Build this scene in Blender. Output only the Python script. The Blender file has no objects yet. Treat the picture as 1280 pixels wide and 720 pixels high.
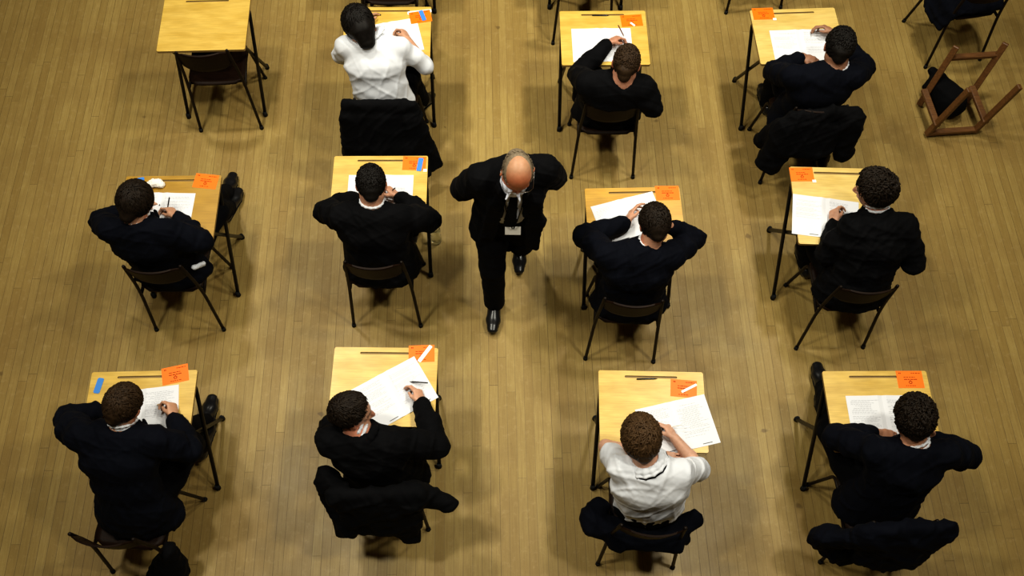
import bpy, bmesh, math, random
import numpy as np
from mathutils import Vector, Matrix
random.seed(7); rng = np.random.default_rng(7)
scene = bpy.context.scene
COL = scene.collection
f32 = np.float32

# ------------------------------------------------------------------ camera
F, CH, TH, RO = 1210.557, 5.89975, 1.10525609, -0.0142468
cam_d = bpy.data.cameras.new('camera'); cam = bpy.data.objects.new('camera', cam_d); COL.objects.link(cam)
cam_d.sensor_fit = 'HORIZONTAL'; cam_d.sensor_width = 36.0; cam_d.lens = F / 1280 * 36.0
cam_d.clip_end = 60
_M = Matrix(((1, 0, 0), (0, math.sin(TH), -math.cos(TH)), (0, math.cos(TH), math.sin(TH))))
cam.matrix_world = Matrix.Translation((0, 0, CH)) @ (_M @ Matrix.Rotation(-RO, 3, 'Z')).to_4x4()
scene.camera = cam

def at(px, py, z):
    """the point of the room at height z seen at a place of the photograph (1280x720)"""
    u = (px - 640) / F; v = -(py - 360) / F
    c, s = math.cos(RO), math.sin(RO)
    u, v = u * c + v * s, -u * s + v * c      # camera roll
    d = (u, math.cos(TH) + v * math.sin(TH), -math.sin(TH) + v * math.cos(TH))
    t = (z - CH) / d[2]
    return np.array((d[0] * t, d[1] * t, z))
def ZM(ox, oy, s):
    return lambda x, y, z: at(ox + x / s, oy + y / s, z)

# ------------------------------------------------------------------ objects
def tag(o, label=None, cat=None, group=None, kind=None):
    if label: o['label'] = label
    if cat: o['category'] = cat
    if group: o['group'] = group
    if kind: o['kind'] = kind
    return o
def empty(name, loc, rz=0.0):
    o = bpy.data.objects.new(name, None); COL.objects.link(o)
    o.empty_display_size = .1
    o.location = loc; o.rotation_euler = (0, 0, rz); return o
def link(name, me, parent=None, loc=None):
    o = bpy.data.objects.new(name, me); COL.objects.link(o)
    if parent: o.parent = parent
    if loc is not None: o.location = loc
    return o
def copy_tree(o, parent=None):
    c = o.copy(); COL.objects.link(c)
    if parent: c.parent = parent
    for ch in list(o.children): copy_tree(ch, c)
    return c
def mesh_np(name, V, Q, mats, smooth=True, midx=None, col=None):
    V = np.asarray(V, f32); Q = np.asarray(Q, np.int32)
    me = bpy.data.meshes.new(name)
    me.vertices.add(len(V)); me.vertices.foreach_set('co', V.ravel())
    k = Q.shape[1]
    me.loops.add(Q.size); me.loops.foreach_set('vertex_index', Q.ravel())
    me.polygons.add(len(Q)); me.polygons.foreach_set('loop_start', np.arange(0, Q.size, k, dtype=np.int32))
    me.polygons.foreach_set('loop_total', np.full(len(Q), k, np.int32))
    if midx is not None: me.polygons.foreach_set('material_index', np.asarray(midx, np.int32))
    me.update(calc_edges=True)
    me.polygons.foreach_set('use_smooth', np.full(len(Q), smooth, bool))
    if col is not None:
        a = me.color_attributes.new('Col', 'FLOAT_COLOR', 'POINT')
        a.data.foreach_set('color', np.concatenate([col, np.ones((len(V), 1))], 1).astype(f32).ravel())
    for m in (mats if isinstance(mats, (list, tuple)) else [mats]): me.materials.append(m)
    me.validate()
    return me
def bm_mesh(name, bm, mats, smooth=False, bevel=0):
    bmesh.ops.recalc_face_normals(bm, faces=bm.faces)
    me = bpy.data.meshes.new(name); bm.to_mesh(me); bm.free()
    for m in (mats if isinstance(mats, (list, tuple)) else [mats]): me.materials.append(m)
    if smooth:
        for p in me.polygons: p.use_smooth = True
    return me
def add_box(bm, c, size, rot=None, mi=0):
    M = Matrix.Translation(c) @ (rot.to_4x4() if rot else Matrix.Identity(4)) @ Matrix.Diagonal((*size, 1))
    r = bmesh.ops.create_cube(bm, size=1, matrix=M)
    for v in r['verts']:
        for f in v.link_faces: f.material_index = mi
    return r['verts']
def tube_arrays(pts, rad, n=8, cap=True):
    pts = [Vector(p) for p in pts]
    rad = rad if isinstance(rad, (list, tuple)) else [rad] * len(pts)
    V = []; Fc = []
    up = Vector((0, 0, 1))
    prev = None
    for i, p in enumerate(pts):
        a = pts[max(i - 1, 0)]; b = pts[min(i + 1, len(pts) - 1)]
        t = (b - a).normalized()
        if prev is None:
            ref = up if abs(t.z) < .9 else Vector((1, 0, 0))
            s = t.cross(ref).normalized()
        else:
            s = (prev - t * prev.dot(t)).normalized()
        prev = s; w = t.cross(s)
        for k in range(n):
            an = 2 * math.pi * k / n
            V.append(p + (s * math.cos(an) + w * math.sin(an)) * rad[i])
    for i in range(len(pts) - 1):
        for k in range(n):
            Fc.append((i * n + k, i * n + (k + 1) % n, (i + 1) * n + (k + 1) % n, (i + 1) * n + k))
    return V, Fc
def add_tube(bm, pts, rad, n=10, mi=0):
    V, Fc = tube_arrays(pts, rad, n)
    vs = [bm.verts.new(v) for v in V]
    for q in Fc:
        f = bm.faces.new([vs[i] for i in q]); f.smooth = True; f.material_index = mi
    f = bm.faces.new(vs[:n][::-1]); f.material_index = mi
    f = bm.faces.new(vs[-n:]); f.material_index = mi
def bend(pts, r=.05, n=5):
    """round the corners of a polyline"""
    P = [Vector(p) for p in pts]; out = [P[0]]
    for i in range(1, len(P) - 1):
        a, b, c = P[i - 1], P[i], P[i + 1]
        d1 = (a - b); d2 = (c - b); rr = min(r, d1.length * .45, d2.length * .45)
        p1 = b + d1.normalized() * rr; p2 = b + d2.normalized() * rr
        for k in range(n + 1):
            t = k / n
            out.append(p1 * (1 - t) ** 2 + b * 2 * t * (1 - t) + p2 * t * t)
    out.append(P[-1]); return out

# ------------------------------------------------------------------ materials
def new_mat(name, base=(.5, .5, .5), rough=.5, spec=.5, metal=0.0):
    m = bpy.data.materials.new(name); m.use_nodes = True
    b = m.node_tree.nodes['Principled BSDF']
    b.inputs['Base Color'].default_value = (*base, 1); b.inputs['Roughness'].default_value = rough
    b.inputs['Specular IOR Level'].default_value = spec; b.inputs['Metallic'].default_value = metal
    return m
def N(m, t, **kw):
    n = m.node_tree.nodes.new(t)
    for k, v in kw.items():
        if k in n.inputs.keys(): n.inputs[k].default_value = v
        else: setattr(n, k, v)
    return n
def L(m, a, b): m.node_tree.links.new(a, b)
def bsdf(m): return m.node_tree.nodes['Principled BSDF']
def noisy(m, c1, c2, scale=20, detail=4, stretch=(1, 1, 1), bump=0.0, bump_scale=None, rough=None, dist=.002, coord='Object'):
    tc = N(m, 'ShaderNodeTexCoord'); mp = N(m, 'ShaderNodeMapping'); mp.inputs['Scale'].default_value = stretch
    L(m, tc.outputs[coord], mp.inputs['Vector'])
    nz = N(m, 'ShaderNodeTexNoise', Scale=scale, Detail=detail); L(m, mp.outputs[0], nz.inputs['Vector'])
    cr = N(m, 'ShaderNodeValToRGB'); cr.color_ramp.elements[0].color = (*c1, 1); cr.color_ramp.elements[1].color = (*c2, 1)
    cr.color_ramp.elements[0].position = .3; cr.color_ramp.elements[1].position = .7
    L(m, nz.outputs['Fac'], cr.inputs['Fac']); L(m, cr.outputs['Color'], bsdf(m).inputs['Base Color'])
    if bump:
        nb = N(m, 'ShaderNodeTexNoise', Scale=bump_scale or scale * 3, Detail=3); L(m, mp.outputs[0], nb.inputs['Vector'])
        bp = N(m, 'ShaderNodeBump', Strength=bump, Distance=dist); L(m, nb.outputs['Fac'], bp.inputs['Height'])
        L(m, bp.outputs['Normal'], bsdf(m).inputs['Normal'])
    return m

def mat_floor():
    m = new_mat('floor_planks', rough=.42, spec=.25); b = bsdf(m)
    tc = N(m, 'ShaderNodeTexCoord')
    mp = N(m, 'ShaderNodeMapping'); mp.inputs['Rotation'].default_value = (0, 0, math.radians(90 + FLOOR_YAW))
    L(m, tc.outputs['Object'], mp.inputs['Vector'])
    br = N(m, 'ShaderNodeTexBrick'); br.offset = .37; br.offset_frequency = 2; br.squash = 1.0
    for k, v in dict(Scale=1.0).items(): br.inputs[k].default_value = v
    br.inputs['Brick Width'].default_value = 1.75; br.inputs['Row Height'].default_value = .0565
    br.inputs['Mortar Size'].default_value = .0016; br.inputs['Mortar Smooth'].default_value = .3
    br.inputs['Bias'].default_value = 0.0
    br.inputs['Color1'].default_value = (0, 0, 0, 1); br.inputs['Color2'].default_value = (1, 1, 1, 1)
    br.inputs['Mortar'].default_value = (.5, .5, .5, 1)
    # shift rows randomly: distort x per row
    sx = N(m, 'ShaderNodeSeparateXYZ'); L(m, mp.outputs[0], sx.inputs[0])
    dv = N(m, 'ShaderNodeMath', operation='DIVIDE'); dv.inputs[1].default_value = .0565; L(m, sx.outputs['Y'], dv.inputs[0])
    fl = N(m, 'ShaderNodeMath', operation='FLOOR'); L(m, dv.outputs[0], fl.inputs[0])
    wn = N(m, 'ShaderNodeTexWhiteNoise'); wn.noise_dimensions = '1D'; L(m, fl.outputs[0], wn.inputs['W'])
    mu = N(m, 'ShaderNodeMath', operation='MULTIPLY'); mu.inputs[1].default_value = 3.1; L(m, wn.outputs['Value'], mu.inputs[0])
    ad = N(m, 'ShaderNodeMath', operation='ADD'); L(m, sx.outputs['X'], ad.inputs[0]); L(m, mu.outputs[0], ad.inputs[1])
    cx = N(m, 'ShaderNodeCombineXYZ'); L(m, ad.outputs[0], cx.inputs['X']); L(m, sx.outputs['Y'], cx.inputs['Y'])
    L(m, cx.outputs[0], br.inputs['Vector'])
    # grain
    m2 = N(m, 'ShaderNodeMapping'); m2.inputs['Scale'].default_value = (1.6, 30, 1); L(m, cx.outputs[0], m2.inputs['Vector'])
    gr = N(m, 'ShaderNodeTexNoise', Scale=3.0, Detail=6, Roughness=.65); L(m, m2.outputs[0], gr.inputs['Vector'])
    big = N(m, 'ShaderNodeTexNoise', Scale=1.3, Detail=5, Roughness=.62); L(m, tc.outputs['Object'], big.inputs['Vector'])
    fine = N(m, 'ShaderNodeTexNoise', Scale=22, Detail=5, Roughness=.7); L(m, tc.outputs['Object'], fine.inputs['Vector'])
    def mixc(fac, a, bb, typ='MIX'):
        x = N(m, 'ShaderNodeMix'); x.data_type = 'RGBA'; x.blend_type = typ; x.clamp_factor = True
        for key, val in ((0, fac), (6, a), (7, bb)):
            if hasattr(val, 'is_linked'): L(m, val, x.inputs[key])
            else: x.inputs[key].default_value = val if key == 0 else (*val, 1)
        return x.outputs[2]
    def ramp(src, p0, p1, a=0.0, c=1.0):
        r = N(m, 'ShaderNodeMapRange'); r.inputs[1].default_value = p0; r.inputs[2].default_value = p1
        r.inputs[3].default_value = a; r.inputs[4].default_value = c; L(m, src, r.inputs[0]); return r.outputs[0]
    A, B = (.278, .190, .060), (.380, .279, .098)
    c = mixc(ramp(br.outputs['Color'], 0, 1, .12, .88), A, B)
    c = mixc(ramp(gr.outputs['Fac'], .35, .7, 0, .55), c, (.20, .125, .036))
    c = mixc(ramp(big.outputs['Fac'], .42, .70, 0, .65), c, (.21, .132, .040))
    c = mixc(ramp(fine.outputs['Fac'], .54, .78, 0, .32), c, (.47, .36, .17))
    # scuffs and stains
    vo = N(m, 'ShaderNodeTexVoronoi', Scale=2.6); vo.feature = 'F1'; vo.inputs['Randomness'].default_value = 1
    wv = N(m, 'ShaderNodeTexNoise', Scale=9, Detail=2); L(m, tc.outputs['Object'], wv.inputs['Vector'])
    va = N(m, 'ShaderNodeVectorMath', operation='MULTIPLY_ADD'); va.inputs[1].default_value = (.09, .09, .09)
    L(m, wv.outputs['Color'], va.inputs[0]); L(m, tc.outputs['Object'], va.inputs[2]); L(m, va.outputs[0], vo.inputs['Vector'])
    c = mixc(ramp(vo.outputs['Distance'], .03, .055, .62, 0), c, (.10, .06, .022))
    wn2 = N(m, 'ShaderNodeTexWhiteNoise'); wn2.noise_dimensions = '1D'; a2 = N(m, 'ShaderNodeMath', operation='ADD'); a2.inputs[1].default_value = 37.3; L(m, fl.outputs[0], a2.inputs[0]); L(m, a2.outputs[0], wn2.inputs['W'])
    gap = N(m, 'ShaderNodeMath', operation='MULTIPLY'); L(m, br.outputs['Fac'], gap.inputs[0]); L(m, ramp(wn2.outputs['Value'], 0, 1, .3, .9), gap.inputs[1])
    sc1 = N(m, 'ShaderNodeTexNoise', Scale=70, Detail=3, Roughness=.7); L(m, tc.outputs['Object'], sc1.inputs['Vector'])
    c = mixc(ramp(sc1.outputs['Fac'], .58, .75, 0, .35), c, (.16, .10, .032))
    c = mixc(gap.outputs[0], c, (.075, .045, .016))
    L(m, c, b.inputs['Base Color'])
    L(m, ramp(big.outputs['Fac'], .3, .7, .34, .52), b.inputs['Roughness'])
    bp = N(m, 'ShaderNodeBump', Strength=.25, Distance=.001); inv = ramp(br.outputs['Fac'], 0, 1, 1, 0); L(m, inv, bp.inputs['Height'])
    L(m, bp.outputs['Normal'], b.inputs['Normal'])
    return m
FLOOR_YAW = -2.1

def mat_desk(name, c1, c2):
    m = new_mat(name, rough=.33, spec=.5)
    noisy(m, c1, c2, scale=5.0, detail=6, stretch=(1.0, 3.2, 1), rough=None)
    # faint grain streaks on top of the mottling
    nt = m.node_tree; cr = [n for n in nt.nodes if n.type == 'VALTORGB'][0]
    tc = N(m, 'ShaderNodeTexCoord'); mp = N(m, 'ShaderNodeMapping'); mp.inputs['Scale'].default_value = (2, 40, 1); L(m, tc.outputs['Object'], mp.inputs['Vector'])
    g = N(m, 'ShaderNodeTexNoise', Scale=4, Detail=5); L(m, mp.outputs[0], g.inputs['Vector'])
    mr = N(m, 'ShaderNodeMapRange'); mr.inputs[1].default_value = .3; mr.inputs[2].default_value = .7; mr.inputs[3].default_value = .84; mr.inputs[4].default_value = 1.06
    L(m, g.outputs['Fac'], mr.inputs[0])
    x = N(m, 'ShaderNodeMix'); x.data_type = 'RGBA'; x.blend_type = 'MULTIPLY'; x.inputs[0].default_value = 1
    L(m, cr.outputs[0], x.inputs[6]); L(m, mr.outputs[0], x.inputs[7]); L(m, x.outputs[2], bsdf(m).inputs['Base Color'])
    rr = N(m, 'ShaderNodeMapRange'); rr.inputs[3].default_value = .24; rr.inputs[4].default_value = .45
    n3 = N(m, 'ShaderNodeTexNoise', Scale=9, Detail=3); L(m, tc.outputs['Object'], n3.inputs['Vector']); L(m, n3.outputs['Fac'], rr.inputs[0]); L(m, rr.outputs[0], bsdf(m).inputs['Roughness'])
    return m
M = {}
M['floor'] = mat_floor()
M['desk'] = mat_desk('varnished_birch', (.54, .345, .062), (.70, .48, .115))
M['desk_pale'] = mat_desk('pale_birch', (.60, .415, .115), (.74, .55, .19))
M['desk_deep'] = mat_desk('golden_birch', (.50, .27, .035), (.60, .35, .055))
M['desk_amber'] = mat_desk('amber_birch', (.36, .20, .022), (.46, .265, .036))
M['desk_edge'] = new_mat('ply_edge', (.30, .19, .06), .6)
M['groove'] = new_mat('groove_wood', (.20, .12, .03), .6)
M['metal'] = new_mat('black_enamel', (.006, .005, .004), .45, .35)
M['metal_b'] = new_mat('bronze_enamel', (.009, .005, .003), .5, .2)
M['rubber'] = new_mat('black_rubber', (.01, .01, .01), .8, .2)
M['wood_dark'] = noisy(new_mat('dark_chair_ply', rough=.5, spec=.1), (.009, .004, .002), (.016, .007, .003), scale=6, stretch=(1, 12, 12))
M['paper'] = new_mat('white_paper', (.70, .71, .75), .7, .2)
M['ink'] = new_mat('grey_print', (.36, .37, .41), .8, .1)
M['ink_dark'] = new_mat('dark_print', (.10, .10, .11), .8, .1)
M['orange'] = new_mat('orange_card', (.93, .18, .003), .45, .3)
M['ink_card'] = new_mat('card_print', (.30, .035, .004), .8, .1)
M['blue'] = new_mat('blue_card', (.05, .22, .62), .5, .3)
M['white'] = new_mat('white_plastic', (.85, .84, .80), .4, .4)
M['tissue'] = new_mat('tissue', (.85, .82, .76), .9, .1)
M['pen_black'] = new_mat('black_pen', (.008, .008, .01), .3, .5)
M['pen_yellow'] = new_mat('pencil_wood', (.55, .34, .06), .4, .4)
M['pen_brown'] = new_mat('red_brown_pencil', (.22, .06, .02), .4, .4)
def mat_cloth(name, c1, c2, rough=.85, bump=.35, bs=220, sheen=.0):
    m = noisy(new_mat(name, rough=rough, spec=.09), c1, c2, scale=9, detail=5, bump=bump, bump_scale=bs, dist=.0012)
    bsdf(m).inputs['Sheen Weight'].default_value = sheen; bsdf(m).inputs['Sheen Roughness'].default_value = .5
    return m
M['navy'] = mat_cloth('navy_blazer_cloth', (.0022, .0028, .0058), (.0036, .0044, .0085), sheen=.004)
M['black_cloth'] = mat_cloth('black_suit_cloth', (.0024, .0024, .0030), (.0040, .0040, .0048), sheen=.004)
M['trouser'] = mat_cloth('dark_trouser_cloth', (.0022, .0023, .0032), (.0038, .004, .0052))
M['white_cloth'] = mat_cloth('white_cotton', (.64, .66, .71), (.73, .75, .80), rough=.8, bump=.15, bs=60)
M['grey_cloth'] = mat_cloth('pale_blue_cotton', (.66, .69, .78), (.74, .77, .86), rough=.8, bump=.1, bs=60)
M['shoe'] = new_mat('black_leather', (.008, .008, .009), .28, .5)
M['sole'] = new_mat('shoe_sole', (.006, .006, .006), .8, .2)
def mat_skin(name):
    m = new_mat(name, rough=.48, spec=.35)
    a = N(m, 'ShaderNodeAttribute'); a.attribute_name = 'Col'
    nz = N(m, 'ShaderNodeTexNoise', Scale=45, Detail=3); tc = N(m, 'ShaderNodeTexCoord'); L(m, tc.outputs['Object'], nz.inputs['Vector'])
    mr = N(m, 'ShaderNodeMapRange'); mr.inputs[1].default_value = .3; mr.inputs[2].default_value = .7; mr.inputs[3].default_value = .9; mr.inputs[4].default_value = 1.08
    L(m, nz.outputs['Fac'], mr.inputs[0])
    x = N(m, 'ShaderNodeMix'); x.data_type = 'RGBA'; x.blend_type = 'MULTIPLY'; x.inputs[0].default_value = 1
    L(m, a.outputs['Color'], x.inputs[6]); L(m, mr.outputs[0], x.inputs[7]); L(m, x.outputs[2], bsdf(m).inputs['Base Color'])
    bsdf(m).inputs['Subsurface Weight'].default_value = .06; bsdf(m).inputs['Subsurface Radius'].default_value = (.012, .004, .002)
    return m
M['skin'] = mat_skin('skin')
def mat_hair(name, c1, c2, rough=.55):
    return noisy(new_mat(name, rough=rough, spec=.16), c1, c2, scale=60, detail=4, bump=.12, bump_scale=120, dist=.002)
M['hair_black'] = mat_hair('black_hair', (.006, .0048, .004), (.011, .009, .0075))
M['hair_dark'] = mat_hair('dark_brown_hair', (.010, .0068, .0045), (.020, .013, .008))
M['hair_brown'] = mat_hair('brown_hair', (.022, .0125, .0065), (.05, .029, .014))
M['hair_light'] = mat_hair('light_brown_hair', (.045, .025, .011), (.095, .054, .024))
M['hair_grey'] = mat_hair('grey_hair', (.13, .10, .065), (.24, .19, .13), .6)
m = new_mat('clear_plastic', (.86, .90, .88), .12, .5); bsdf(m).inputs['Transmission Weight'].default_value = 1.0; bsdf(m).inputs['IOR'].default_value = 1.25; M['clear'] = m

# ------------------------------------------------------------------ sculpting with distance fields
def A3(p): return np.asarray(p, float)
def nrm(v):
    v = A3(v); return v / (np.linalg.norm(v) + 1e-12)
class Sculpt:
    """one continuous surface from smoothly blended tapered forms"""
    def __init__(s): s.ops = []
    def cone(s, a, b, ra, rb, k=.02, op='u'):
        a, b = A3(a), A3(b); ab = b - a; L2 = ab @ ab + 1e-12
        def fn(P):
            q = P - a.astype(f32); t = np.clip((q @ ab.astype(f32)) / L2, 0, 1)
            return np.linalg.norm(q - t[..., None] * ab.astype(f32), axis=-1) - (ra + (rb - ra) * t)
        R = max(ra, rb); s.ops.append((op, fn, np.minimum(a, b) - R, np.maximum(a, b) + R, k)); return s
    def chain(s, pts, rad, k=.02, op='u'):
        for i in range(len(pts) - 1): s.cone(pts[i], pts[i + 1], rad[i], rad[i + 1], k, op)
        return s
    def ecap(s, a, b, side, ra, rb, k=.03, op='u'):
        """tapered form with an oval section: ra / rb = (half width along side, half depth)"""
        a, b = A3(a), A3(b); ab = b - a; Ln = np.linalg.norm(ab) + 1e-9; w = ab / Ln
        sd = A3(side); sd = nrm(sd - w * (sd @ w)); dp = np.cross(w, sd)
        def fn(P):
            q = P - a.astype(f32); l = q @ w.astype(f32); t = np.clip(l / Ln, 0, 1)
            rx = ra[0] + (rb[0] - ra[0]) * t; ry = ra[1] + (rb[1] - ra[1]) * t
            mn = np.minimum(rx, ry); ov = l - t * Ln
            x = (q @ sd.astype(f32)); y = (q @ dp.astype(f32))
            k0 = np.sqrt((x / rx) ** 2 + (y / ry) ** 2 + (ov / mn) ** 2)
            k1 = np.sqrt((x / rx ** 2) ** 2 + (y / ry ** 2) ** 2 + (ov / mn ** 2) ** 2) + 1e-9
            return np.where(k0 < .05, -mn, k0 * (k0 - 1) / k1)
        R = max(*ra, *rb); s.ops.append((op, fn, np.minimum(a, b) - R, np.maximum(a, b) + R, k)); return s
    def ell(s, c, axes, rad, k=.02, op='u'):
        c = A3(c); Ax = np.array([nrm(a) for a in axes]); r = A3(rad)
        def fn(P):
            q = (P - c.astype(f32)) @ Ax.T.astype(f32)
            k0 = np.linalg.norm(q / r.astype(f32), axis=-1); k1 = np.linalg.norm(q / (r ** 2).astype(f32), axis=-1) + 1e-9
            return np.where(k0 < .05, -r.min(), k0 * (k0 - 1) / k1)
        R = r.max(); s.ops.append((op, fn, c - R, c + R, k)); return s
    def half(s, p, n, k=.01):
        """cut away the side that n points to"""
        p, n = A3(p), nrm(n)
        s.ops.append(('s', lambda P: -((P - p.astype(f32)) @ n.astype(f32)), None, None, k)); return s
    def arrays(s, h, post=None):
        us = [o for o in s.ops if o[0] == 'u']
        lo = np.min([o[2] for o in us], 0) - 3 * h; hi = np.max([o[3] for o in us], 0) + 3 * h
        n = np.ceil((hi - lo) / h).astype(int) + 1
        ax = [(lo[i] + h * np.arange(n[i])).astype(f32) for i in range(3)]
        D = np.full(n, 1.0, f32)
        for op, fn, blo, bhi, k in s.ops:
            if blo is None: i0 = np.zeros(3, int); i1 = n
            else:
                mg = max(k, 2.5 * h) + h
                i0 = np.clip(np.floor((blo - mg - lo) / h).astype(int), 0, n); i1 = np.clip(np.ceil((bhi + mg - lo) / h).astype(int) + 1, 0, n)
            if (i1 <= i0).any(): continue
            sl = tuple(slice(a, b) for a, b in zip(i0, i1))
            P = np.stack(np.meshgrid(*[ax[i][sl[i]] for i in range(3)], indexing='ij'), -1)
            d2 = fn(P).astype(f32); d1 = D[sl]
            if op == 'u':
                hh = np.clip(.5 + .5 * (d1 - d2) / k, 0, 1); D[sl] = d1 + (d2 - d1) * hh - k * hh * (1 - hh)
            else:
                hh = np.clip(.5 - .5 * (d1 + d2) / k, 0, 1); D[sl] = d1 + (-d2 - d1) * hh + k * hh * (1 - hh)
        return surface_nets(D, lo, h)
CORN = np.array([(i, j, k) for i in (0, 1) for j in (0, 1) for k in (0, 1)])
EDG = [(a, b) for a in range(8) for b in range(a + 1, 8) if np.abs(CORN[a] - CORN[b]).sum() == 1]
def surface_nets(D, lo, h):
    S = D < 0
    nx, ny, nz = D.shape
    cnt = np.zeros((nx - 1, ny - 1, nz - 1), np.int8)
    for c in CORN: cnt += S[c[0]:nx - 1 + c[0], c[1]:ny - 1 + c[1], c[2]:nz - 1 + c[2]]
    act = np.argwhere((cnt > 0) & (cnt < 8))
    idx = np.full(cnt.shape, -1, np.int32); idx[act[:, 0], act[:, 1], act[:, 2]] = np.arange(len(act))
    vals = np.stack([D[act[:, 0] + c[0], act[:, 1] + c[1], act[:, 2] + c[2]] for c in CORN], 1)
    acc = np.zeros((len(act), 3)); num = np.zeros(len(act))
    for a, b in EDG:
        va, vb = vals[:, a], vals[:, b]; m = (va < 0) != (vb < 0)
        t = np.where(m, va / np.where(m, va - vb, 1), 0)
        acc += np.where(m[:, None], CORN[a] + t[:, None] * (CORN[b] - CORN[a]), 0); num += m
    V = lo + h * (act + acc / num[:, None])
    Q = []
    for axis in range(3):
        o1, o2 = [(1, 2), (2, 0), (0, 1)][axis]
        sl0 = [slice(1, -1)] * 3; sl1 = [slice(1, -1)] * 3
        sl0[axis] = slice(0, -1); sl1[axis] = slice(1, None)
        a, b = S[tuple(sl0)], S[tuple(sl1)]
        e = np.argwhere(a != b); 
        if not len(e): continue
        inside = a[e[:, 0], e[:, 1], e[:, 2]]
        e = e + 1; e[:, axis] -= 1
        u = np.zeros(3, int); u[o1] = 1; v = np.zeros(3, int); v[o2] = 1
        q = np.stack([idx[tuple((e - u - v).T)], idx[tuple((e - v).T)], idx[tuple(e.T)], idx[tuple((e - u).T)]], 1)
        q[~inside] = q[~inside][:, ::-1]
        Q.append(q)
    Q = np.concatenate(Q); Q = Q[(Q >= 0).all(1)]
    return V, Q
def vnormals(V, Q):
    n = np.cross(V[Q[:, 2]] - V[Q[:, 0]], V[Q[:, 3]] - V[Q[:, 1]]); out = np.zeros_like(V)
    for k in range(4): np.add.at(out, Q[:, k], n)
    return out / (np.linalg.norm(out, axis=1, keepdims=True) + 1e-12)
def folds(V, amp, wl, seed, n=6, dirs=None, sharp=.34, ridge=True):
    """soft creases with calm cloth between them, as a height per vertex"""
    r = np.random.default_rng(seed); out = np.zeros(len(V))
    warp = sum(np.sin(V @ (r.normal(size=3) * 5) + r.uniform(0, 6.3)) for _ in range(3)) * .6
    for i in range(n):
        d = nrm(r.normal(size=3)) if dirs is None else nrm(A3(dirs) + r.normal(size=3) * .35)
        k = 2 * math.pi / (wl * 2 * r.uniform(.7, 1.5))
        w = np.sin(V @ (d * k) + r.uniform(0, 6.3) + warp * 1.3)
        m = np.clip(.5 + .9 * np.sin(V @ (r.normal(size=3) * 6) + r.uniform(0, 6.3)), 0, 1)
        out += (np.exp(-(w / sharp) ** 2) * m) if ridge else w * .5
    return out / math.sqrt(n) * amp * 1.6
SEAT_Z = .463
def settle(V, key, dk=None, low=.37):
    """rest cloth and skin on the seat, against the backrest and on the desk top instead of inside them"""
    cx, cy, a = CHAIRS[key]; c, s_ = math.cos(a), math.sin(a)
    x = (V[:, 0] - cx) * c + (V[:, 1] - cy) * s_; y = -(V[:, 0] - cx) * s_ + (V[:, 1] - cy) * c; z = V[:, 2].copy()
    m = (np.abs(x) < .226) & (y > -.27) & (y < .245) & (z > low) & (z < SEAT_Z); z[m] = SEAT_Z
    yb = BACK_Y(x / .17, (z - BACK_Z) / .095) + .012
    m = (np.abs(x) < .182) & (z > BACK_Z - .10) & (z < BACK_Z + .105) & (y < yb) & (y > yb - .2); y[m] = yb[m]
    V = np.stack([cx + x * c - y * s_, cy + x * s_ + y * c, z], 1)
    if dk in DESKS:
        cx, cy, a = DESKS[dk]; c, s_ = math.cos(a), math.sin(a)
        x = (V[:, 0] - cx) * c + (V[:, 1] - cy) * s_; y = -(V[:, 0] - cx) * s_ + (V[:, 1] - cy) * c
        m = (np.abs(x) < DW / 2 + .014) & (np.abs(y) < DD / 2 + .014) & (V[:, 2] > .655) & (V[:, 2] < DH + .0035); V[m, 2] = DH + .0035
    return V
def sculpt_obj(name, sc, h, mat, parent, base, fold=None, col=None, rest=None):
    V, Q = sc.arrays(h)
    if fold: 
        for fd in (fold if isinstance(fold, list) else [fold]):
            V = V + vnormals(V, Q) * folds(V, **fd)[:, None]
    if rest: V = settle(V, rest, 'd' + rest if name != 'trousers' else None, .15 if name in ('blazer', 'shirt') else .37)
    c = col(V) if col else None
    me = mesh_np(name, V - A3(base), Q, mat, True, None, c)
    return link(name, me, parent)

# ------------------------------------------------------------------ furniture
DW, DD, DH = .60, .478, .72
def rounded_rect(w, d, r, n=4):
    out = []
    for cx, cy, a0 in ((w / 2 - r, d / 2 - r, 0), (-w / 2 + r, d / 2 - r, 90), (-w / 2 + r, -d / 2 + r, 180), (w / 2 - r, -d / 2 + r, 270)):
        for k in range(n + 1):
            a = math.radians(a0 + 90 * k / n); out.append((cx + r * math.cos(a), cy + r * math.sin(a)))
    return out
def desk_top_mesh(mat, gw=.30):
    bm = bmesh.new(); t = .019
    o = rounded_rect(DW, DD, .012); g = [(x, y + DD / 2 - .036) for x, y in rounded_rect(gw, .014, .0068)]
    ot = [bm.verts.new((x, y, DH)) for x, y in o]; gt = [bm.verts.new((x, y, DH)) for x, y in g]
    ob = [bm.verts.new((x, y, DH - t)) for x, y in o]; gb = [bm.verts.new((x, y, DH - .007)) for x, y in g]
    E = []
    for ring in (ot, gt):
        for i in range(len(ring)): E.append(bm.edges.new((ring[i], ring[(i + 1) % len(ring)])))
    bmesh.ops.triangle_fill(bm, use_beauty=True, edges=E)
    for f in bm.faces: f.material_index = 0
    for i in range(len(ot)):
        f = bm.faces.new((ot[i], ot[(i + 1) % len(ot)], ob[(i + 1) % len(ob)], ob[i])); f.material_index = 1
    for i in range(len(gt)):
        f = bm.faces.new((gt[i], gb[i], gb[(i + 1) % len(gb)], gt[(i + 1) % len(gt)])); f.material_index = 2
    f = bm.faces.new(gb); f.material_index = 2
    f = bm.faces.new(ob[::-1]); f.material_index = 1
    return bm_mesh('desk_top', bm, [mat, M['desk_edge'], M['groove']])
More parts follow.
